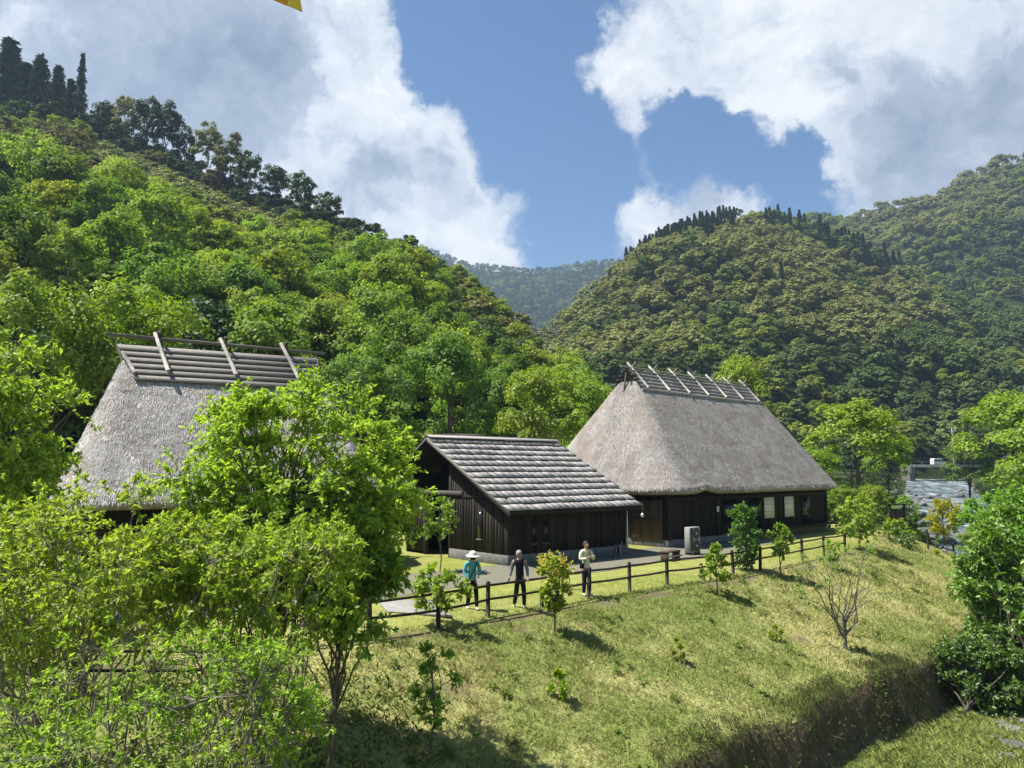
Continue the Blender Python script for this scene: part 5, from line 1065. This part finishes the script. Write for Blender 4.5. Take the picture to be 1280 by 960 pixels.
# ------------------------------------------------------------------ grass and bank growth (uncountable)
def blades(name, P, h, w, col, seed, lean=.5, parent=None, mat=None):
    g = np.random.default_rng(seed); n = len(P); a = g.random(n) * 6.28; dirx = np.stack([np.cos(a), np.sin(a), 0 * a], 1); L = h * (.5 + .9 * g.random(n)); ln_ = lean * (.3 + 1.1 * g.random(n))
    T = nrm(np.stack([np.cos(a + 1.57) * ln_, np.sin(a + 1.57) * ln_, np.ones(n)], 1)); V = np.stack([P - dirx * w * .5, P + dirx * w * .5, P + T * L[:, None] * .6 + dirx * w * .35, P + T * L[:, None] + np.stack([T[:, 0], T[:, 1], -.25 + 0 * a], 1) * L[:, None] * .35], 1).reshape(-1, 3)
    o = obj(name, mesh_data(name, V, np.arange(n)[:, None] * 4 + np.array([[0, 1, 2, 3]]), mat, col=np.repeat(col, 4, 0)), parent); tag(o, kind='stuff'); return o
def attr_leaf(name, trans=.35):
    m, N, L, out = new_mat(name); a = nd(N, 'ShaderNodeAttribute', attribute_name='Col'); d = nd(N, 'ShaderNodeBsdfDiffuse'); t = nd(N, 'ShaderNodeBsdfTranslucent'); s = nd(N, 'ShaderNodeMixShader'); s.inputs[0].default_value = trans
    L.new(a.outputs['Color'], d.inputs[0]); L.new(a.outputs['Color'], t.inputs[0]); L.new(d.outputs[0], s.inputs[1]); L.new(t.outputs[0], s.inputs[2]); L.new(s.outputs[0], out.inputs[0]); return m
MT['grass'] = attr_leaf('grass_blade')
g = np.random.default_rng(101)
n = 1000000; x = -14 + 46 * g.random(n); y = 6 + 46 * g.random(n); q = edge_q(x, y); dist = np.hypot(x, y)
inview = np.abs(x / np.maximum(y, 1)) < .74
keep = inview & (q > -2.4) & (q < 16) & (g.random(n) < np.clip(22 / dist, .25, 1)) & (g.random(n) < np.where(q < 0, .55, 1)); x, y, q = x[keep], y[keep], q[keep]; z = ground_z(x, y)
h0 = ground_z(x + .15, y); h1 = ground_z(x, y + .15); stp = np.hypot(h0 - z, h1 - z) / .15
keep = (stp < 1.1) & (g.random(n_ := len(x)) > .9 * bare_soil(x, y, q)); x, y, z, q = x[keep], y[keep], z[keep], q[keep]; n = len(x)
tuss = np.clip(.5 + 2.2 * n2(x, y, .55, 3, 6.6), 0, 1); wd = sstep(-.18, .22, n2(x, y, 5.0, 4, 1.0) + .5 * n2(x, y, .8, 3, 6.0) + .04 - .10 * sstep(3, 6, q) + .05 * g.normal(size=n))
straw_ = np.array([.52, .475, .22]); gr_ = np.array([.235, .285, .075]); lush = np.array([.20, .27, .055])
col = gr_ + (straw_ - gr_) * (wd * (.35 + .65 * g.random(n)))[:, None]; col = np.where((q > 7)[:, None], lush + (straw_ - lush) * (.45 * g.random(n))[:, None], col); col = col * (.6 + .7 * g.random((n, 1)))
hh = np.where(q < -.1, .05, .07 + .10 * tuss); hh = np.where(q > 7, .16 + .12 * tuss, hh)
blades('lawn_grass', np.stack([x, y, z - .01], 1), hh, np.clip(.009 + .0006 * np.hypot(x, y), .012, .03)[:, None], col, 5, lean=.9, mat=MT['grass'])
# taller tufts scattered over the lawn
g = np.random.default_rng(102); nt_ = 5200; tx = -6 + 26 * g.random(nt_); ty = 12 + 30 * g.random(nt_); tq = edge_q(tx, ty); m_ = (tq > .5) & (tq < 6.0) & (n2(tx, ty, 2.2, 3, 9.1) > -.03); tx, ty = tx[m_], ty[m_]; nb_ = 12
x = np.repeat(tx, nb_) + .07 * g.normal(size=len(tx) * nb_); y = np.repeat(ty, nb_) + .07 * g.normal(size=len(tx) * nb_); n = len(x)
tc_ = np.repeat(np.where((g.random((len(tx), 1)) < .45), np.array([[.42, .37, .17]]), np.array([[.13, .19, .035]])), nb_, 0) * (.6 + .7 * g.random((n, 1)))
blades('grass_tufts', np.stack([x, y, ground_z(x, y) - .01], 1), np.full(n, .16), np.full((n, 1), .016), tc_, 8, lean=.8, mat=MT['grass'])
# broad-leaved weeds in the lawn
g = np.random.default_rng(104); nw_ = 700; wx = -5 + 24 * g.random(nw_); wy = 13 + 28 * g.random(nw_); wq = edge_q(wx, wy); m_ = (wq > .4) & (wq < 6.2) & (n2(wx, wy, 1.5, 3, 4.7) > 0); wx, wy = wx[m_], wy[m_]; k_ = 14
x = np.repeat(wx, k_) + .05 * g.normal(size=len(wx) * k_); y = np.repeat(wy, k_) + .05 * g.normal(size=len(wx) * k_); n = len(x); a_ = g.random(n) * 6.28
wc = np.repeat(np.array([.12, .19, .035]) * (.6 + .9 * g.random((len(wx), 1))), k_, 0) * (.7 + .6 * g.random((n, 1)))
V, F, cc = leaf_cards(np.stack([x, y, ground_z(x, y) + .02 + .10 * g.random(n)], 1), np.stack([np.cos(a_), np.sin(a_), .5 + 0 * a_], 1), np.stack([-np.cos(a_) * .4, -np.sin(a_) * .4, 1 + 0 * a_], 1), .09 + .09 * g.random(n), .035 + .03 * g.random(n), wc, 'leaf'); tag(obj('lawn_weeds', mesh_data('lawn_weeds', V, F, MT['grass'], col=cc)), kind='stuff')
# growth hanging over the cut bank: leaves thick along the lip, thinner down the face
def along_bank(g, n, q0, q1, x0=-1, x1=19):
    xs2 = x0 + (x1 - x0) * g.random(n); ys2 = np.interp(xs2, EDGE[:, 0], EDGE[:, 1]); tq = q0 + (q1 - q0) * g.random(n); return xs2 + .66 * tq, ys2 - .75 * tq, tq
g = np.random.default_rng(103); n = 42000; x, y, q = along_bank(g, n, 5.4, 8.0); z = ground_z(x, y); pick = n2(x, y, 1.5, 3, 2.5); stp = np.abs(ground_z(x + .1, y - .1) - z) / .14
keep = ((stp > .45) & ((pick > .05) | (g.random(n) < .2))); x, y, z, q = x[keep], y[keep], z[keep], q[keep]; n = len(x)
b0_, b1_ = np.array([.075, .115, .028]), np.array([.15, .13, .07]); dry_ = (n2(x, y, .8, 2, 5.5) + .12 * g.normal(size=n)) > -.02
bc = b0_ + (b1_ - b0_) * (dry_ * (.4 + .6 * g.random(n)))[:, None]; bc *= (.55 + .9 * g.random((n, 1)))
P = np.stack([x, y, z], 1) + rdir(g, n) * .12 + np.array([.05, -.06, .03]); T = rdir(g, n) * .8 + np.array([.3, -.35, -.5]); Nn = rdir(g, n) * .8 + np.array([.35, -.4, .5]); L = .04 + .08 * g.random(n)
V, F, cc = leaf_cards(P, T, Nn, L, L * np.where(g.random(n) < .6, .6, .16), bc, 'leaf'); tag(obj('bank_growth', mesh_data('bank_growth', V, F, MT['grass'], col=cc)), kind='stuff')
# long grass hanging over the lip and down the cut face
n = 30000; x, y, q = along_bank(g, n, 5.4, 7.2); z = ground_z(x, y); keep = (n2(x, y, 1.2, 3, 7.7) > .05) | (g.random(n) < .16); x, y, z = x[keep], y[keep], z[keep]; n = len(x)
d1 = np.stack([.30 * g.normal(size=n) + .28, .30 * g.normal(size=n) - .32, -.9 + .25 * g.normal(size=n)], 1); L = .08 + .34 * g.random(n) ** 1.7; P = np.stack([x + .10, y - .12, z + .16], 1)
hc = np.where((g.random((n, 1)) < .35), np.array([[.16, .135, .07]]), np.array([[.075, .105, .028]])) * (.4 + .9 * g.random((n, 1)))
V, F, cc = leaf_cards(P, d1, rdir(g, n), L, .014, hc, 'diamond'); tag(obj('hanging_grass', mesh_data('hanging_grass', V, F, MT['grass'], col=cc)), kind='stuff')
# undergrowth under the left shrubs and on the stream banks
g = np.random.default_rng(107); n = 26000; x = -13 + 14 * g.random(n); y = 5 + 12 * g.random(n); q = edge_q(x, y); keep = (q > .6) & (x < -1.5 + .0 * y) & (n2(x, y, 1.6, 3, 7.5) > -.05); x, y = x[keep], y[keep]; n = len(x); z = ground_z(x, y)
col = np.array([.10, .15, .030]) * (.5 + 1.0 * g.random((n, 1))); L = .06 + .09 * g.random(n); P = np.stack([x, y, z + .35 * g.random(n) ** 2], 1); V, F, cc = leaf_cards(P, rdir(g, n) + np.array([0, 0, .6]), rdir(g, n) + np.array([0, 0, .8]), L, L * .4, col, 'leaf'); tag(obj('undergrowth', mesh_data('undergrowth', V, F, MT['grass'], col=cc)), kind='stuff')
n = 16000; y = 52 + 130 * g.random(n); sd_ = np.where(g.random(n) < .5, -1, 1); x = riv_x(y) + sd_ * (8 + 9 * g.random(n)); keep = n2(x, y, 4, 3, 4.1) > -.02; x, y = x[keep], y[keep]; n = len(x); z = ground_z(x, y)
col = np.array([.055, .085, .022]) * (.5 + 1.0 * g.random((n, 1))); L = .3 + .5 * g.random(n); V, F, cc = leaf_cards(np.stack([x, y, z + .8 * g.random(n)], 1), rdir(g, n), rdir(g, n) + np.array([0, 0, .8]), L, L * .5, col, 'leaf'); tag(obj('stream_bank_growth', mesh_data('stream_bank_growth', V, F, MT['grass'], col=cc)), kind='stuff')
# ------------------------------------------------------------------ people
def skin_mesh(name, joints, edges, mat, parent, root=0, sub=2):
    """joints: (x, y, z, rx, ry); surface grown round connected bones"""
    me = bpy.data.meshes.new(name); me.from_pydata([j[:3] for j in joints], edges, []); me.materials.append(mat); o = obj(name, me, parent)
    m = o.modifiers.new('skin', 'SKIN'); m.use_smooth_shade = True; m.branch_smoothing = .4
    for i, j in enumerate(joints): me.skin_vertices[0].data[i].radius = (j[3], j[4]); me.skin_vertices[0].data[i].use_root = (i == root)
    s = o.modifiers.new('sub', 'SUBSURF'); s.levels = 1; s.render_levels = sub
    return o
MT['skin'] = plain('skin', (.42, .25, .17), rough=.55, var=.06, bump=0)
def cloth(name, c): return plain(name, c, rough=.9, var=.28, scale=11, bump=.9, spec=.1)
def person(label, loc, rz, H, arms, legs, top_mat, trouser_mat, shoe_mat, hair_mat, hat=None, head_tilt=0.0, lean=0.0, extra=None, sleeve_mat=None):
    """local frame: faces -y, x to its left-hand side of the picture reversed; lengths are shares of the height H"""
    e = empty('person', tuple(loc), rz, H); tag(e, label, 'person')
    hx = lambda z: lean * (z - .5)
    def bd(y, z): return y + hx(z)
    J = [(0, bd(0, .53), .53, .072, .055), (0, bd(0, .63), .63, .066, .050), (0, bd(-.004, .74), .74, .080, .055), (0, bd(0, .82), .82, .050, .040), (0, bd(-.004, .86), .86, .030, .030),
         (0, bd(-.012, .895) - head_tilt * .2, .895, .042, .046), (0, bd(-.006, .935) - head_tilt * .5, .935, .046, .056), (0, bd(.002, .970) - head_tilt * .6, .97, .036, .044),
         (0, bd(-.066, .925) - head_tilt * .5, .922, .007, .007)]
    E = [(0, 1), (1, 2), (2, 3), (3, 4), (4, 5), (5, 6), (6, 7), (6, 8)]
    for s in (-1, 1):
        J.append((s * .050, bd(.004, .93) - head_tilt * .5, .93, .008, .012)); E.append((6, len(J) - 1))
    for s in (-1, 1):
        sh = len(J); J.append((s * .100, bd(0, .805), .805, .036, .034)); E.append((3, sh))
        (ex, ey, ez), (wx, wy, wz), (px, py_, pz) = arms[s]
        J += [(s * ex, ey, ez, .024, .024), (s * wx, wy, wz, .016, .015), (s * px, py_, pz, .021, .012)]; E += [(sh, sh + 1), (sh + 1, sh + 2), (sh + 2, sh + 3)]
        d = nrm(np.array([s * px - s * wx, py_ - wy, pz - wz])); side = nrm(np.cross(d, np.array([s * .3, -1.0, .2]))); pal = np.array([s * px, py_, pz]); nrm_ = np.cross(side, d)
        for k, (o_, l1) in enumerate(((-.016, .040), (-.0055, .046), (.0055, .043), (.016, .034))):
            a = pal + d * .022 + side * o_; b = a + d * l1 * .5 + nrm_ * .005; c = a + d * l1 * .85 + nrm_ * .016; q = len(J)
            J += [(*a, .0058, .0058), (*b, .0054, .0054), (*c, .0045, .0045)]; E += [(sh + 3, q), (q, q + 1), (q + 1, q + 2)]
        a = pal - d * .008 - side * .026; b = a + d * .024 - side * .006; q = len(J); J += [(*a, .0065, .0065), (*b, .005, .005)]; E += [(sh + 3, q), (q, q + 1)]
    for s in (-1, 1):
        (kx, ky, kz_), (ax_, ay, az) = legs[s]; h = len(J); J += [(s * .048, bd(0, .49), .49, .050, .050), (kx, ky, kz_, .034, .034), (ax_, ay, az, .022, .022), (ax_ + s * .006, ay - .07, .016, .020, .014)]; E += [(0, h), (h, h + 1), (h + 1, h + 2), (h + 2, h + 3)]
    skin_mesh('body', J, E, MT['skin'], e)
    for s in (-1, 1): MB().lathe([(0, .0045), (.004, .002), (.0045, -.002), (0, -.0045)], 8).build('eye', MT['black_plastic'], e, loc=(s * .019, bd(-.052, .935) - head_tilt * .5, .938))
    # top: torso and sleeves
    T = [(0, bd(0, .47), .47, .078, .062), (0, bd(0, .55), .55, .080, .063), (0, bd(0, .64), .64, .077, .060), (0, bd(-.004, .745), .745, .090, .064), (0, bd(0, .825), .825, .056, .046), (0, bd(-.002, .848), .848, .038, .037)]; Et = [(0, 1), (1, 2), (2, 3), (3, 4), (4, 5)]
    sl_ = []
    for s in (-1, 1):
        (ex, ey, ez), (wx, wy, wz), _ = arms[s]; q = len(T)
        if sleeve_mat is None:
            T += [(s * .104, bd(0, .805), .805, .044, .042), (s * ex, ey, ez, .034, .034), (s * wx, wy, wz, .025, .024)]; Et += [(4, q), (q, q + 1), (q + 1, q + 2)]
        else:
            T += [(s * .098, bd(0, .808), .808, .044, .042)]; Et += [(4, q)]; sl_.append([(s * .100, bd(0, .800), .80, .040, .038), (s * ex, ey, ez, .032, .032), (s * wx, wy, wz, .023, .022)])
    skin_mesh('jacket' if sleeve_mat is None else 'vest', T, Et, top_mat, e)
    for q in sl_: skin_mesh('sleeve', q, [(0, 1), (1, 2)], sleeve_mat, e)
    P = [(0, bd(0, .545), .545, .072, .058), (0, bd(0, .50), .50, .080, .064)]; Ep = [(0, 1)]
    for s in (-1, 1):
        (kx, ky, kz_), (ax_, ay, az) = legs[s]; q = len(P); P += [(s * .050, bd(0, .455), .455, .056, .056), (kx, ky, kz_, .044, .044), (ax_, ay, az + .008, .036, .036)]; Ep += [(1, q), (q, q + 1), (q + 1, q + 2)]
        skin_mesh('shoe', [(ax_, ay + .02, .030, .026, .026), (ax_ + s * .003, ay - .03, .024, .028, .022), (ax_ + s * .008, ay - .078, .018, .026, .016)], [(0, 1), (1, 2)], shoe_mat, e)
    skin_mesh('trousers', P, Ep, trouser_mat, e)
    hy = bd(.004, .95) - head_tilt * .55
    if hair_mat is not None:
        th = [(.0, .062), (.030, .058), (.050, .036), (.0585, .004), (.057, -.030), (.048, -.052)]
        V = MB().lathe(th, 20); o = V.build('hair', hair_mat, e, smooth=True, loc=(0, hy + .012, .944), rot=(R(-14), 0, 0)); o.scale = (.92, 1.08, .82)
    if hat is not None:
        o = MB().lathe([(0, .062), (.035, .060), (.056, .045), (.064, .010), (.070, -.002), (.118, -.022), (.121, -.025), (.116, -.028), (.066, -.008)], 24).build('sun_hat', hat, e, smooth=True, loc=(0, hy - .004, .955), rot=(R(8), 0, 0))
    if extra: extra(e, bd)
    return e
def feet(u, v, z=0.0): p = G(u, v, z); return (p[0], p[1], gz1(p[0], p[1]) + .0)
teal = cloth('turquoise_cloth', (.10, .36, .40)); dark = cloth('dark_cloth', (.018, .019, .024)); navy = cloth('navy_cloth', (.016, .020, .040)); grey = cloth('grey_cloth', (.16, .17, .20)); cream = cloth('cream_cloth', (.62, .60, .44)); white = cloth('white_cloth', (.72, .70, .66)); yel = cloth('yellow_cloth', (.60, .40, .06)); black = cloth('black_cloth', (.012, .012, .013)); greyhair = plain('grey_hair', (.26, .25, .24), rough=.6); darkhair = plain('dark_hair', (.018, .013, .010), rough=.5); brownhair = plain('brown_hair', (.05, .025, .015), rough=.5)
# hatted person, hands at the waist, looking down
def strap(e, bd):
    MB().tube([(.075, -.045, .82), (.03, -.072, .72), (-.03, -.072, .62), (-.07, -.04, .53)], .008, 6).build('bag_strap', black, e)
    MB().box(-.052, .052, -.062, -.02, .865, .925).build('face_panel', black, e, bevel=.012)  # black panel across the lower face
person('person in a white sun hat and turquoise jacket walking behind the fence', feet(590, 760), R(24), 1.56, {-1: ((.150, .01, .655), (.120, -.07, .545), (.108, -.09, .515)), 1: ((.140, -.01, .66), (.085, -.115, .60), (.06, -.14, .585))}, {-1: ((-.055, .01, .28), (-.05, .09, .045)), 1: ((.055, -.06, .285), (.055, -.09, .04))}, teal, black, white, darkhair, hat=white, head_tilt=.035, extra=strap)
# grey-haired person leaning back on the rail, seen from behind
person('grey-haired person in a dark vest with grey sleeves leaning at the fence rail', feet(650, 757), R(168), 1.63, {-1: ((.135, .03, .66), (.15, .07, .545), (.155, .09, .515)), 1: ((.140, .04, .66), (.16, .09, .545), (.165, .11, .52))}, {-1: ((-.065, -.02, .28), (-.075, .0, .04)), 1: ((.075, -.06, .28), (.115, -.06, .04))}, navy, dark, white, greyhair, lean=.16, sleeve_mat=grey)
# person in cream holding a phone up
def bag(e, bd):
    MB().tube([(.08, -.04, .83), (.0, -.075, .72), (-.09, -.055, .60)], .007, 6).build('bag_strap', black, e); MB().box(-.155, -.075, -.06, -.005, .50, .60).build('shoulder_bag', black, e, bevel=.012)
    MB().box(.0, .085, -.178, -.170, .70, .745).build('phone', MT['white_paint'], e, bevel=.004)
person('person in a cream jacket and dark trousers holding a phone at chest height', feet(733, 742), R(28), 1.66, {-1: ((.145, -.02, .665), (.070, -.135, .690), (.040, -.160, .712)), 1: ((.145, -.02, .665), (.090, -.135, .690), (.062, -.160, .712))}, {-1: ((-.055, -.02, .28), (-.06, .0, .04)), 1: ((.055, -.02, .28), (.065, -.01, .04))}, cream, navy, white, brownhair, head_tilt=.01, extra=bag)
# child behind the maple
person('small child in a yellow top standing behind the orange-tipped maple', feet(701, 736), R(20), 1.13, {-1: ((.130, 0, .66), (.13, -.02, .55), (.13, -.03, .515)), 1: ((.130, 0, .66), (.13, -.02, .55), (.13, -.03, .515))}, {-1: ((-.055, -.01, .28), (-.06, 0, .04)), 1: ((.055, -.01, .28), (.06, 0, .04))}, yel, navy, white, darkhair)

# ------------------------------------------------------------------ thin blue air between here and the far ridge
def haze():
    m, N, L, out = new_mat('haze'); v = nd(N, 'ShaderNodeVolumePrincipled'); v.inputs['Color'].default_value = (.55, .74, 1.0, 1); v.inputs['Density'].default_value = .00019; v.inputs['Anisotropy'].default_value = 0.2
    L.new(v.outputs[0], out.inputs['Volume'])
    o = MB().box(-2600, 3600, -700, 5200, -60, 560).build('haze', m, None); tag(o, kind='stuff')
HAZE = True
if HAZE: haze()
